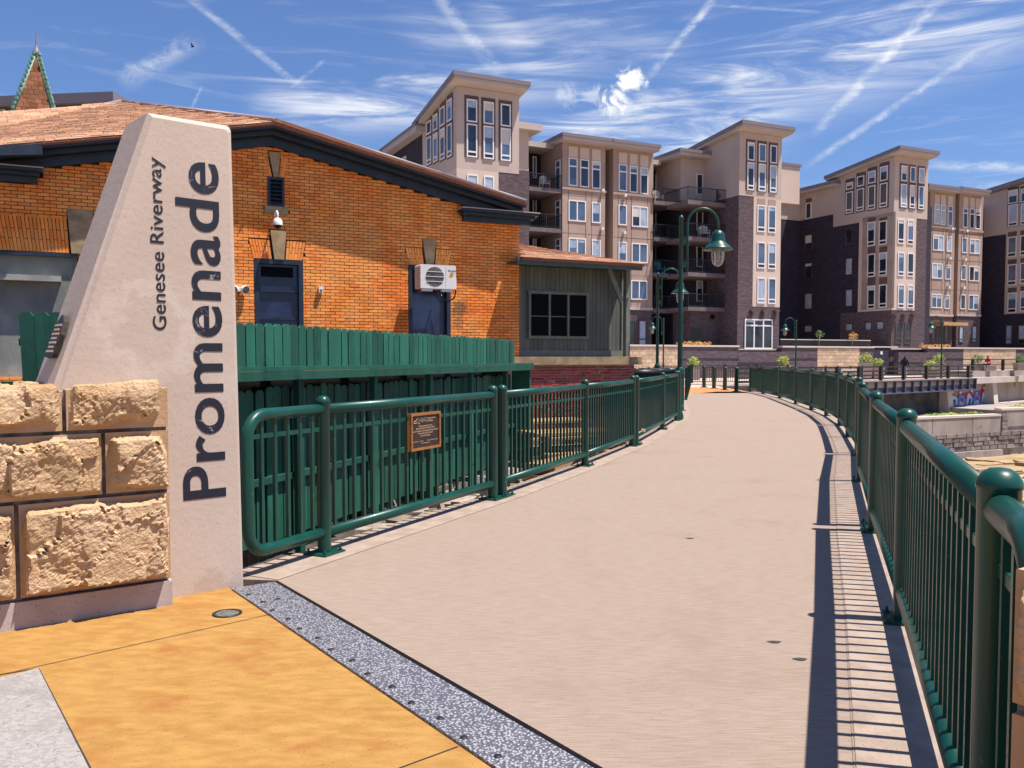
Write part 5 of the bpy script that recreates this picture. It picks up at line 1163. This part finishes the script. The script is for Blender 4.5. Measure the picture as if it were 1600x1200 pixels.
# graffiti: swelling letter shapes
gu0, gz0 = rpx(1484, 647, -.54); gu1 = rpx(1542, 647, -.54)[0]; gz1 = rpx(1484, 611, -.54)[1]; GW, GH = gu1 - gu0, gz1 - gz0
gg = random.Random(4); layer = [0]
def blobshape(cx, cz, rx, rz, m, wob=.12, n=22, ph=0):
    layer[0] += .0022; b = MB(); r = [1 + wob * math.sin(3 * a + ph) + wob * .6 * math.sin(5 * a + ph * 2) for a in [k * 2 * math.pi / n for k in range(n)]]
    b.add([RW.W(gu0 + GW * (cx + rx * r[k] * math.cos(k * 2 * math.pi / n)), -.545 + layer[0], gz0 + GH * (cz + rz * r[k] * math.sin(k * 2 * math.pi / n))) for k in range(n)], [tuple(range(n))], m); b.build('graffiti', rw)
b = MB(); b.add([RW.W(gu0 + GW * x, -.546, gz0 + GH * z) for x, z in ((-.02, -.1), (1.02, -.05), (1.05, .95), (.85, 1.05), (.62, .8), (.4, .92), (.15, .75), (0, .8))], [tuple(range(8))], 'graffiti_red'); b.build('graffiti', rw)
for i, (cx, cz, rx, rz) in enumerate(((.10, .42, .11, .42), (.30, .45, .12, .40), (.50, .42, .10, .45), (.70, .48, .13, .42), (.92, .55, .10, .48))):
    blobshape(cx, cz, rx, rz, 'graffiti_navy', .10, ph=i); blobshape(cx, cz, rx * .88, rz * .92, 'graffiti_blue' if i % 2 else 'graffiti_white', .10, ph=i)
    blobshape(cx, cz - .15, rx * .62, rz * .5, 'graffiti_white' if i % 2 else 'graffiti_blue', .12, ph=i + 1); blobshape(cx + .01, cz + .12, rx * .25, rz * .22, 'graffiti_red' if i in (1, 3) else 'graffiti_navy', .1, ph=i)
for x, z in ((.05, .98), (.25, .95), (.55, 1.0), (.63, 1.12), (.88, 1.1)): blobshape(x, z - .05, .045, .10, 'graffiti_red'); blobshape(x, z - .04, .028, .06, 'graffiti_white')
# lower quay wall of concrete panels over rough courses
QF = Fr(((1500 - 800) / 1340 * 62, 62), RD); qpx = lambda x, y, v=0: QF.px(x, y, v)
qw = thing('quay_wall', QF.W(0, 0, -5.7), 'low quay wall of concrete panels above rough grey stone courses at the river edge', 'wall')
zA, zB, zC = qpx(1446, 655)[1], qpx(1560, 641.5)[1], qpx(1500, 681)[1]
uS0, uS1, uS2 = qpx(1420, 660)[0], qpx(1563, 650)[0], qpx(1700, 650)[0]
b = MB(); QF.box(b, -40, uS1, -6, -.02, -6, zA, 'river_concrete'); b.build('wall', qw); b = MB(); QF.box(b, uS1 + .004, uS2, -6, -.02, -6, zB, 'river_concrete'); b.build('wall', qw)
for a, c, z in ((-40, uS1 - .005, zA), (uS1, uS2, zB)): b = MB(); QF.box(b, a, c, -.5, .10, z + .002, z + .16, 'cap_stone'); b.build('coping', qw)
xs = [qpx(x, 670)[0] for x in (1380, 1412, 1456, 1518, 1563)]
for a, c in zip(xs, xs[1:]): b = MB(); QF.box(b, a + .03, c - .03, -.018, .05, zC + .01, zA - .002, 'river_concrete'); b.build('panel', qw)
b = MB(); QF.box(b, uS1 + .6, uS2, -.018, .05, zC + .5, zB - .002, 'river_concrete'); b.build('panel', qw)
items = []; z = -5.7 + .5; r = 0; qr = random.Random(8)
while z < zC:
    u = xs[0] - qr.uniform(0, .6)
    while u < uS2 - 1:
        w = qr.uniform(.5, 1.15); pr = qr.uniform(.02, .12)
        items.append((QF.W(u + w / 2, pr * .5, z + .165), QF.U * (w / 2 - .04), QF.N * (.06 + pr * .5), Z_ * .138)); u += w
    z += .325; r += 1
for dz in range(5):
    for a in (xs[1] + .1, uS1 + .05): items.append((QF.W(a + .35, .06, zC + .2 + dz * .3), QF.U * .32, QF.N * (.06 + .02 * (dz % 2)), Z_ * .135))
pieces('stone', items, qw, 'river_stone', 290)
b = MB(); QF.box(b, xs[0], qpx(1560, 710)[0], .0, .35, -5.9, -5.22, 'river_concrete'); b.build('plinth', qw)
# loose slabs of rock on the dry bed
rr = random.Random(31); b = MB()
for k in range(260):
    x = rr.uniform(14, 60); y = rr.uniform(20, 61); a = rr.uniform(-.5, .8); l, w = rr.uniform(.5, 2.2), rr.uniform(.2, .7); h = rr.uniform(.04, .22)
    if (Vector((x, y)) - Vector(QF.W(0, .0, 0)[:2])).dot(QF.n) < .6: continue
    b.obox((x, y, -5.7 + h / 2), (l * math.cos(a), l * math.sin(a), rr.uniform(-.05, .05)), (-w * math.sin(a), w * math.cos(a), 0), (0, 0, h / 2), 'riverbed_rock')
tag(b.build('rock_slabs'), kind='stuff')
# foliage: leaf-sized faces through a volume
def leaves(c, rx, ry, rz, n, size, m, seed, b=None):
    g_ = random.Random(seed); b = b or MB()
    for k in range(n):
        while True:
            p = Vector((g_.uniform(-1, 1), g_.uniform(-1, 1), g_.uniform(-1, 1)))
            if .2 < p.length < 1: break
        q = Vector(c) + Vector((p.x * rx, p.y * ry, p.z * rz)) * (.8 + .3 * noise.noise(p * 2.3 + Vector((seed, 0, 0))))
        a = Vector((g_.gauss(0, 1), g_.gauss(0, 1), g_.gauss(0, 1))).normalized(); t = a.orthogonal().normalized(); s = size * g_.uniform(.6, 1.3)
        b.add([q - a * s, q + t * s * .4, q + a * s, q - t * s * .4], [(0, 1, 2, 3)], m)
    return b
b = MB()
for k in range(26):
    x = rr.uniform(1455, 1552); u, z = qpx(x, 652 - (x - 1446) * .06, -1.5); leaves(QF.W(u, rr.uniform(-2.2, -.7), (zA if x < 1560 else zB) + .14), .7, .4, rr.uniform(.10, .22), 30, .08, 'leaf_lime' if k % 3 else 'leaf_green', k, b)
for k in range(5): u, z = qpx(1580 + 9 * k, 640, -1.5); leaves(QF.W(u, -1.2, zB + .2), .7, .4, .35, 50, .10, 'leaf_lime', 60 + k, b)
tag(b.build('weeds'), kind='stuff')
# railing on the promenade above the river wall
pr_ = thing('promenade_railing', RW.W(6, -.3, zt_), 'black post and rail fence on the promenade above the concrete river wall', 'railing')
for x in (1520, 1544.5, 1567, 1590, 1613): u = rpx(x, 570, -.3)[0]; b = MB(); RW.box(b, u - .11, u + .11, -.4, -.2, zt_, zt_ + .98, 'black_metal'); b.build('post', pr_)
ua, ub = rpx(1505, 570, -.3)[0], rpx(1640, 570, -.3)[0]
for z in (.95, .55): b = MB(); RW.box(b, ua, ub, -.32, -.28, zt_ + z - .03, zt_ + z + .03, 'black_metal'); b.build('rail', pr_)

# ------------------------------------------------------------------ lamp posts
def lamp_proto():
    t = thing('lamp_post', (0, 0, 0), '', 'lamp post')
    b = MB(); b.lathe([(.10, 0), (.10, .10), (.075, .16), (.065, .9), (.06, 3.0), (.052, 4.95), (.06, 4.955), (.06, 4.99), (.03, 5.05), (0, 5.06)], (0, 0, 0), 'green_paint', 14); b.build('pole', t)
    b = MB(); b.lathe([(.11, 1.15), (.12, 1.18), (.12, 1.24), (.08, 1.30)], (0, 0, 0), 'green_paint', 14); b.build('collar', t)
    r = .38; ax = .155; cx = ax + r; zc = 4.84; pts = [(ax, 0, 3.68)] + [(ax, 0, 4.2)] + [(cx - r * math.cos(k * math.pi / 14), 0, zc + r * math.sin(k * math.pi / 14)) for k in range(15)] + [(cx + r, 0, 4.66)]
    b = MB(); b.tube(pts, .031, 'green_paint', 10); b.build('arm', t)
    for z in (3.85, 4.45): b = MB(); b.box(.04, .16, -.025, .025, z - .06, z + .06, 'green_paint'); b.build('bracket', t)
    c = (cx + r, 0, 0)
    b = MB(); b.lathe([(0, 4.70), (.06, 4.69), (.13, 4.64), (.165, 4.55), (.175, 4.42), (.20, 4.38), (.31, 4.27), (.365, 4.22), (.365, 4.20), (.30, 4.215), (.16, 4.27), (0, 4.28)], c, 'green_paint', 24); b.build('lamp_shade', t)
    b = MB(); b.lathe([(.155, 4.24), (.158, 4.08), (.15, 3.95), (.12, 3.86), (.06, 3.80), (0, 3.785)], c, 'lamp_globe', 20); b.build('globe', t)
    b = MB(); b.lathe([(.035, 4.20), (.05, 4.0), (.03, 3.9), (0, 3.89)], c, 'lamp_inner', 10); b.build('bulb', t)
    return t
LAMPS = [((1062.5, 655, 21.4), 0, 1, 'tallest green lamp post with a hooked arm, standing at the left railing'),
         ((1027, 0, 35.5), 0, 1, 'dark lamp post with hooked arm just left of the tallest lamp post'),
         ((1036.5, 0, 60), math.pi, .86, 'smallest distant lamp post, seen behind the two at the left railing'),
         ((1243.5, 0, 56), math.pi, .80, 'slim dark lamp post in front of the purple terrace wall and long bench'),
         ((1471, 0, 66), math.pi, .92, 'dark lamp post beside the yellow planter flowers near the boardwalk end')]
l0 = lamp_proto(); l0['group'] = 'hooked lamp posts'
for i, ((x, y, d), rz, sc, lab) in enumerate(LAMPS):
    p = dp(x, 561, d); loc = Vector((p.x, p.y, 0)); o = l0 if i == 0 else copy_tree(l0, loc)
    if i == 0: o.location = loc
    o.rotation_euler = (0, 0, rz); o.scale = (sc,) * 3; o['label'] = lab
# ------------------------------------------------------------------ bollards and fences of the plaza
bo = thing('bollard', (0, 0, 0), '', 'bollard', 'dark green bollards across the end of the walkway')
b = MB(); b.lathe([(.10, .03), (.10, 1.02), (.115, 1.03), (.115, 1.08), (.09, 1.12), (0, 1.13)], (0, 0, 0), 'green_paint', 14); b.build('post', bo)
b = MB(); b.box(-.17, .17, -.17, .17, .0, .028, 'green_paint'); b.build('base_plate', bo)
for i, (x, y, lab) in enumerate(((1100, 605, 'first dark green bollard from the left in the row across the walkway end'), (1115.5, 607, 'second dark green bollard from the left in the row across the walkway end'),
                                 (1132.5, 609.5, 'third dark green bollard from the left in the row across the walkway end'), (1150.5, 612, 'last dark green bollard of the row, nearest the river-side railing'))):
    p = gp(x, y); o = bo if i == 0 else copy_tree(bo, p)
    o.location = p; o['label'] = lab
def bar_fence(p, q, label, name='metal_fence', h=1.1, step=.16, post=2.2, m='black_metal'):
    p, q = Vector(p), Vector(q); L = (q - p).length; F = Fr(p[:2], ((q - p).x, (q - p).y)); t = thing(name, p, label, 'fence'); z0 = p.z
    n = int(L / post)
    for k in range(n + 1): u = L * k / max(1, n); b = MB(); F.box(b, u - .05, u + .05, -.05, .05, z0, z0 + h + .06, m); b.build('post', t)
    for z in (.12, h - .02, h - .14): b = MB(); F.box(b, 0, L, -.02, .02, z0 + z - .02, z0 + z + .02, m); b.build('rail', t)
    b = MB(); n = int(L / step)
    for k in range(1, n): u = L * k / n; F.box(b, u - .012, u + .012, -.012, .012, z0 + .12, z0 + h - .03, m)
    tag(b.build('pickets', t), kind='stuff')
bar_fence((8.9, 52, 0), (17.5, 54.5, 0), 'thin black picket fence behind the row of bollards')
bar_fence((6.4, 31.5, 0), (9.8, 47.2, 0), 'dark fence continuing past the left railing toward the bollards', m='green_paint')
bar_fence((4.6, 37, -.2), (8.6, 50, -.2), 'low black fence between the red brick footing and the lamp posts', h=1.2)
for k, (x, y, d) in enumerate(((1003, 585, 30), (1022, 583, 33), (1044, 581, 36))):
    p = dp(x, y, d); t = thing('wheeled_bin', (p.x, p.y, -.5), ('black lidded bin at the end of the red brick footing', 'middle black lidded bin of the three behind the left railing', 'black lidded bin nearest the tallest lamp post')[k], 'bin', 'black bins behind the left railing')
    b = MB(); z = 1.0; b.hexa([(p.x - .45, p.y - .4, -.5), (p.x + .45, p.y - .4, -.5), (p.x + .45, p.y + .4, -.5), (p.x - .45, p.y + .4, -.5), (p.x - .55, p.y - .5, z), (p.x + .55, p.y - .5, z), (p.x + .55, p.y + .5, z), (p.x - .55, p.y + .5, z)], 'black_metal'); b.build('body', t)
    b = MB(); b.tube([(p.x - .6, p.y, z), (p.x + .6, p.y, z)], .16, 'black_metal', 10); b.box(p.x - .6, p.x + .6, p.y - .56, p.y + .54, z + .002, z + .05, 'black_metal'); b.build('lid', t)
bar_fence((20.5, 58.5, .0), (25.5, 62.5, .0), 'black ramp handrail behind the far end of the river-side railing', 'ramp_railing', post=1.6, h=.95)
# long pale bench
p = dp(1309, 570, 61); t = thing('bench', (p.x, p.y, 0), 'long pale stone bench in front of the tan block terrace wall', 'bench'); F = Fr((p.x, p.y), RD)
b = MB(); F.box(b, -1.7, 1.7, -.3, .3, .62, .80, 'cap_stone'); b.build('seat', t)
for u in (-1.3, 0, 1.3): b = MB(); F.box(b, u - .15, u + .15, -.2, .2, 0, .618, 'planter_stone'); b.build('leg', t)
# planters with clipped shrubs
PL = [(1083.5, 568, 62, 'lime', 'lime shrub left of the middle tower base, above the bollards'), (1224.5, 566, 64, 'lime', 'lime shrub just left of the slim dark lamp post'), (1352.5, 562, 66, 'lime', 'lime shrub in the taller planter beside the dark service entrance'),
      (1371, 569, 66, 'lime', 'lime shrub in the low planter before the dark service entrance'), (1452.5, 572, 67, 'lime', 'low lime shrub left of the lamp post near the boardwalk end'), (1465.5, 562, 69, 'lime', 'tall lime shrub beside the lamp near the boardwalk end'),
      (1527.5, 563, 74, 'green', 'dark green round shrub on the promenade left of the person in red'), (1594, 562, 76, 'green', 'dark green shrub at the right edge on the promenade')]
for i, (x, y, d, kind, lab) in enumerate(PL):
    p = dp(x, y, d); r = .62 if y < 565 else .55; zp_ = p.z - r * .55; zg = 0 if d < 72 else zt_
    t = thing('planter', (p.x, p.y, zg), lab.replace('lime shrub', 'stone planter of the lime shrub').replace('dark green round shrub', 'square planter holding the round shrub').replace('dark green shrub', 'square planter holding the shrub').replace('low square', 'square').replace('tall square', 'square'), 'planter', 'stone planters in front of the terrace wall')
    w = .42; b = MB(); b.hexa([(p.x + sx * w * .85, p.y + sy * w * .85, zg) for sx, sy in ((-1, -1), (1, -1), (1, 1), (-1, 1))] + [(p.x + sx * w, p.y + sy * w, zp_) for sx, sy in ((-1, -1), (1, -1), (1, 1), (-1, 1))], 'planter_stone'); b.build('pot', t)
    b = MB(); b.box(p.x - w - .04, p.x + w + .04, p.y - w - .04, p.y + w + .04, zp_ + .001, zp_ + .07, 'planter_stone'); b.build('rim', t)
    s = thing('shrub', (p.x, p.y, zp_ + .07), lab, 'shrub', 'clipped shrubs in the planters')
    leaves((p.x, p.y, p.z + .12), r, r, r * .8, 260, .09, 'leaf_lime' if kind == 'lime' else 'leaf_green', 100 + i).build('foliage', s)
    b = MB(); b.tube([(p.x, p.y, zp_ + .07), (p.x + .02, p.y, p.z)], .03, 'raw_wood', 6); b.build('stem', s)
# bedding flowers and small plants on the terrace
b = MB()
for x0, x1 in ((1062, 1112), (1442, 1486)):
    x = x0
    while x < x1: u, z = ap(x, 539, .5); leaves(AF.W(u, .45, ztop + .22), .35, .25, .28, 45, .07, 'flower_orange', int(x), b); x += 5
tag(b.build('flower_bed'), kind='stuff')
for i, (x, y, lab) in enumerate(((1281, 527, 'small leafy green plant on the terrace behind the tan block wall'), (1333, 531, 'small pale bare plant on the terrace left of the dark service entrance'))):
    u, z = ap(x, y, -.2); s = thing('terrace_plant', AF.W(u, -.2, ztop), lab, 'plant', 'small plants on the terrace')
    leaves(AF.W(u, -.2, z + .3), .5, .5, .45, 110, .09, 'leaf_green' if i == 0 else 'flower_orange', 40 + i).build('foliage', s); b = MB(); b.tube([AF.W(u - .1, -.2, ztop + .1), AF.W(u, -.2, z + .3)], .03, 'weathered_wood', 6); b.build('stem', s)
ur0, ur1 = ap(1219, 532, -.6)[0], ap(1360, 532, -.6)[0]
tr = thing('terrace_railing', AF.W(ur0, -.6, ztop), 'low dark railing on the terrace in front of the purple brick flank', 'railing')
zr_ = ap(1290, 531, -.6)[1]
b = MB(); AF.box(b, ur0, ur1, -.63, -.57, zr_ - .05, zr_ + .03, 'cap_stone'); b.build('rail', tr); b = MB(); AF.box(b, ur0, ur1, -.62, -.58, ztop, zr_ - .1, 'black_metal'); b.build('panel', tr)

# ------------------------------------------------------------------ yard behind the left railing
def bench_table(p, a, lab, L=2.2):
    t = thing('wooden_bench', p, lab, 'bench'); F = Fr(p[:2], (math.cos(a), math.sin(a))); z0 = p[2]
    for k in range(4): b = MB(); F.box(b, -L / 2, L / 2, -.4 + k * .21, -.21 + k * .21, z0 + .68, z0 + .73, 'raw_wood'); b.build('slat', t)
    for z, v in ((.36, -.62), (.36, .56)): b = MB(); F.box(b, -L / 2, L / 2, v, v + .22, z0 + z, z0 + z + .05, 'raw_wood'); b.build('seat', t)
    for u in (-L * .35, L * .35): b = MB(); F.box(b, u - .04, u + .04, -.62, .78, z0 + .28, z0 + .355, 'raw_wood'); F.box(b, u - .04, u + .04, -.12, -.03, z0, z0 + .675, 'raw_wood'); F.box(b, u - .04, u + .04, .12, .21, z0, z0 + .675, 'raw_wood'); b.build('leg', t)
bench_table((1.25, 15.4, -.5), .45, 'raw wooden picnic bench behind the railing, below the grey building')
bench_table((.5, 17.9, -.5), .5, 'farther raw wooden picnic bench against the red brick footing')
b = MB(); q = random.Random(17)
for k in range(330):
    f = q.random(); a = Vector(LP[0]).lerp(Vector(LP[4]), f); n = Vector((-.9, .42)); p = a + n * q.uniform(.45, 2.6 if f > .25 else .9); s = q.uniform(.03, .16)
    r = Matrix.Rotation(q.uniform(0, 3), 3, 'Z') @ Matrix.Rotation(q.uniform(-.5, .5), 3, 'X'); b.obox((p.x, p.y, -.5 + s * .5), r @ Vector((s, 0, 0)), r @ Vector((0, s * .7, 0)), r @ Vector((0, 0, s * .55)), 'rubble')
tag(b.build('rubble'), kind='stuff')
tt = thing('timber_stack', (.75, 13.6, -.5), 'short stack of raw boards lying beyond the end of the picket fence', 'timber')
for k in range(5): b = MB(); F = Fr((.75 + .03 * k, 13.6), (.5, .87)); F.box(b, -.9 + .1 * (k % 2), .9, -.25, .25, -.5 + k * .085, -.42 + k * .085, 'raw_wood'); b.build('board', tt)

# ------------------------------------------------------------------ people and bird
def person(loc, label, verts, edges, radii, mats, faces_fn, scale=1., rot=0.):
    t = thing('person', loc, label, 'person')
    me = bpy.data.meshes.new('body'); me.from_pydata(verts, edges, []); o = bpy.data.objects.new('body_source', me); COL.objects.link(o)
    sk = o.modifiers.new('skin', 'SKIN'); 
    for i, r in enumerate(radii): me.skin_vertices[0].data[i].radius = (r[0], r[1]) if isinstance(r, tuple) else (r, r)
    me.skin_vertices[0].data[0].use_root = True
    ss = o.modifiers.new('sub', 'SUBSURF'); ss.levels = 2
    dg = bpy.context.evaluated_depsgraph_get(); nm = bpy.data.meshes.new_from_object(o.evaluated_get(dg)); bpy.data.objects.remove(o); nm.name = 'body'
    nm.materials.clear()
    for m in mats: nm.materials.append(M[m])
    for p in nm.polygons: p.material_index = faces_fn(p.center); p.use_smooth = True
    ob = link('body', nm, t); t.rotation_euler = (0, 0, rot); t.scale = (scale,) * 3; return t
# walker seen from behind, in mid-stride
V = [(0, 0, .95), (0, 0, 1.15), (0, .02, 1.36), (0, .03, 1.50), (0, .05, 1.60), (0, .06, 1.70), (.10, 0, .90), (.11, .12, .50), (.11, .06, .09), (.11, .18, .04), (-.10, 0, .90), (-.11, -.05, .49), (-.11, -.25, .11), (-.11, -.14, .05),
     (.20, .02, 1.38), (.27, -.06, 1.13), (.26, .06, .90), (-.20, .02, 1.38), (-.27, .08, 1.13), (-.25, .16, .91)]
Eg = [(0, 1), (1, 2), (2, 3), (3, 4), (4, 5), (0, 6), (6, 7), (7, 8), (8, 9), (0, 10), (10, 11), (11, 12), (12, 13), (2, 14), (14, 15), (15, 16), (2, 17), (17, 18), (18, 19)]
R_ = [(.17, .12), (.16, .12), (.19, .12), (.07, .07), (.10, .11), (.08, .09), .10, .07, .05, .04, .10, .07, .05, .04, .075, .055, .04, .075, .055, .04]
wp_ = dp(1413.5, 570, 66); person((wp_.x, wp_.y, .028), 'person in a black hooded top and pale trousers walking away along the plaza', V, Eg, R_, ['hoodie_black', 'trousers_pale', 'skin', 'hair_dark'],
       lambda c: 3 if c.z > 1.52 else (2 if c.z < .93 and abs(c.x) > .21 else (0 if c.z > .93 else (1 if c.z > .1 else 3))), rot=-.5)
V = [(0, 0, .52), (0, .03, .75), (0, .06, .98), (0, .07, 1.10), (0, .10, 1.20), (0, .11, 1.30), (.10, .02, .52), (.12, .45, .54), (.12, .48, .10), (.12, .62, .05), (-.10, .02, .52), (-.12, .45, .54), (-.12, .42, .10), (-.12, .55, .05),
     (.20, .06, .98), (.25, .14, .74), (.20, .38, .66), (-.20, .06, .98), (-.25, .14, .74), (-.20, .38, .66)]
rp = dp(1545, 560, 73); pz = zt_
person((rp.x, rp.y, pz), 'person in a red shirt with dark hair sitting on the promenade behind the black fence', V, Eg, R_, ['shirt_red', 'hoodie_black', 'skin', 'hair_dark'],
       lambda c: 3 if c.z > 1.19 else (2 if c.z > 1.08 or (abs(c.x) > .16 and .58 < c.z < .78 and c.y > .2) else (0 if c.z > .56 and c.y < .3 else 1)), rot=1.9)
st = thing('bench', (rp.x, rp.y, pz), 'low stone seat under the person in the red shirt', 'bench'); b = MB(); b.box(rp.x - .5, rp.x + .5, rp.y - .3, rp.y + .25, pz, pz + .42, 'planter_stone'); b.build('block', st); b = MB(); b.box(rp.x - .55, rp.x + .55, rp.y - .33, rp.y + .28, pz + .421, pz + .46, 'planter_stone'); b.build('seat', st)
bi = dp(301, 73, 60); t = thing('bird', bi, 'small dark bird flying in the sky above the brick building roof', 'bird')
b = MB(); b.tube([bi + Vector((-.16, 0, -.03)), bi + Vector((-.05, 0, 0)), bi + Vector((.08, 0, .02)), bi + Vector((.14, 0, .02))], [.01, .045, .04, .01], 'bird_black', 8); b.build('body', t)
for s in (-1, 1): b = MB(); b.prism([bi + Vector((-.05, 0, .01)), bi + Vector((.06, 0, .02)), bi + Vector((.02, .25 * s, .16)), bi + Vector((-.06, .20 * s, .10))], (0, 0, .008), 'bird_black'); b.build('wing', t)

# ------------------------------------------------------------------ things left on the balconies
def chair(loc, a, m, label, w=.6):
    t = thing('chair', loc, label, 'chair'); F = Fr(loc[:2], (math.cos(a), math.sin(a))); z = loc[2]
    b = MB(); F.box(b, -w / 2, w / 2, -.28, .28, z + .34, z + .44, m); b.build('seat', t)
    b = MB(); F.poly(b, [(-w / 2, z + .441), (w / 2, z + .441), (w * .42, z + 1.0), (0, z + 1.08), (-w * .42, z + 1.0)], -.30, -.22, m); b.build('backrest', t)
    for u in (-w / 2 + .04, w / 2 - .04):
        b = MB(); F.box(b, u - .05, u + .05, -.24, .30, z + .60, z + .65, m); b.build('armrest', t)
        for v in (-.26, .26): b = MB(); F.box(b, u - .035, u + .035, v - .035, v + .035, z, z + (.599 if v > 0 else .339), m); b.build('leg', t)
def on_balcony(x, yf, v0, v1, dv=.9):
    u, zf = ap(x, yf, v1); return AF.W(ap(x, yf, v1 - dv)[0], v1 - dv, zf)
ra_ = math.atan2(RD.y, RD.x)
chair(on_balcony(1030, 426, vr, vb + .2), ra_, 'teal_plastic', 'teal garden chair on a dark balcony left of the tallest lamp post', .8)
chair(on_balcony(1027, 313, vr, vb + .2), ra_, 'cushion_pale', 'pale cushioned chair on the top balcony right of the tan bays', .9)
chair(on_balcony(851, 291, vr, vb - .02), ra_, 'cushion_pale', 'pale chair on the top balcony right of the first tan tower', .7)
chair(on_balcony(1128, 312, vk, -1.6), ra_ + .4, 'black_metal', 'black metal chair on the top balcony left of the middle tower', .7)
chair(on_balcony(1100, 369, vk, -1.6), ra_ - .3, 'cushion_pale', 'pale lounge chair on the second balcony down, left of the middle tower', .9)

# ------------------------------------------------------------------ marks of weather, and a brighter orange patch on the brick
def pfp(x, y): u, z = PF.px(x, y); return PF.W(u, 0, z)
stain_tint('pylon_concrete', [(pfp(236, 520), .36, (.60, .52, .46), .45, .26), (pfp(330, 925), .16, (.40, .29, .22), .5, 0)])
stain_tint('brick_orange', [(wpt(718, 482, 0), .22, (.10, .075, .055), .7, 0), (wpt(716, 505, 0), .16, (.14, .09, .06), .5, 0), (wpt(545, 390, 0), .9, (.95, .46, .14), .3, 0)])  # last spot only turns the brick a brighter orange
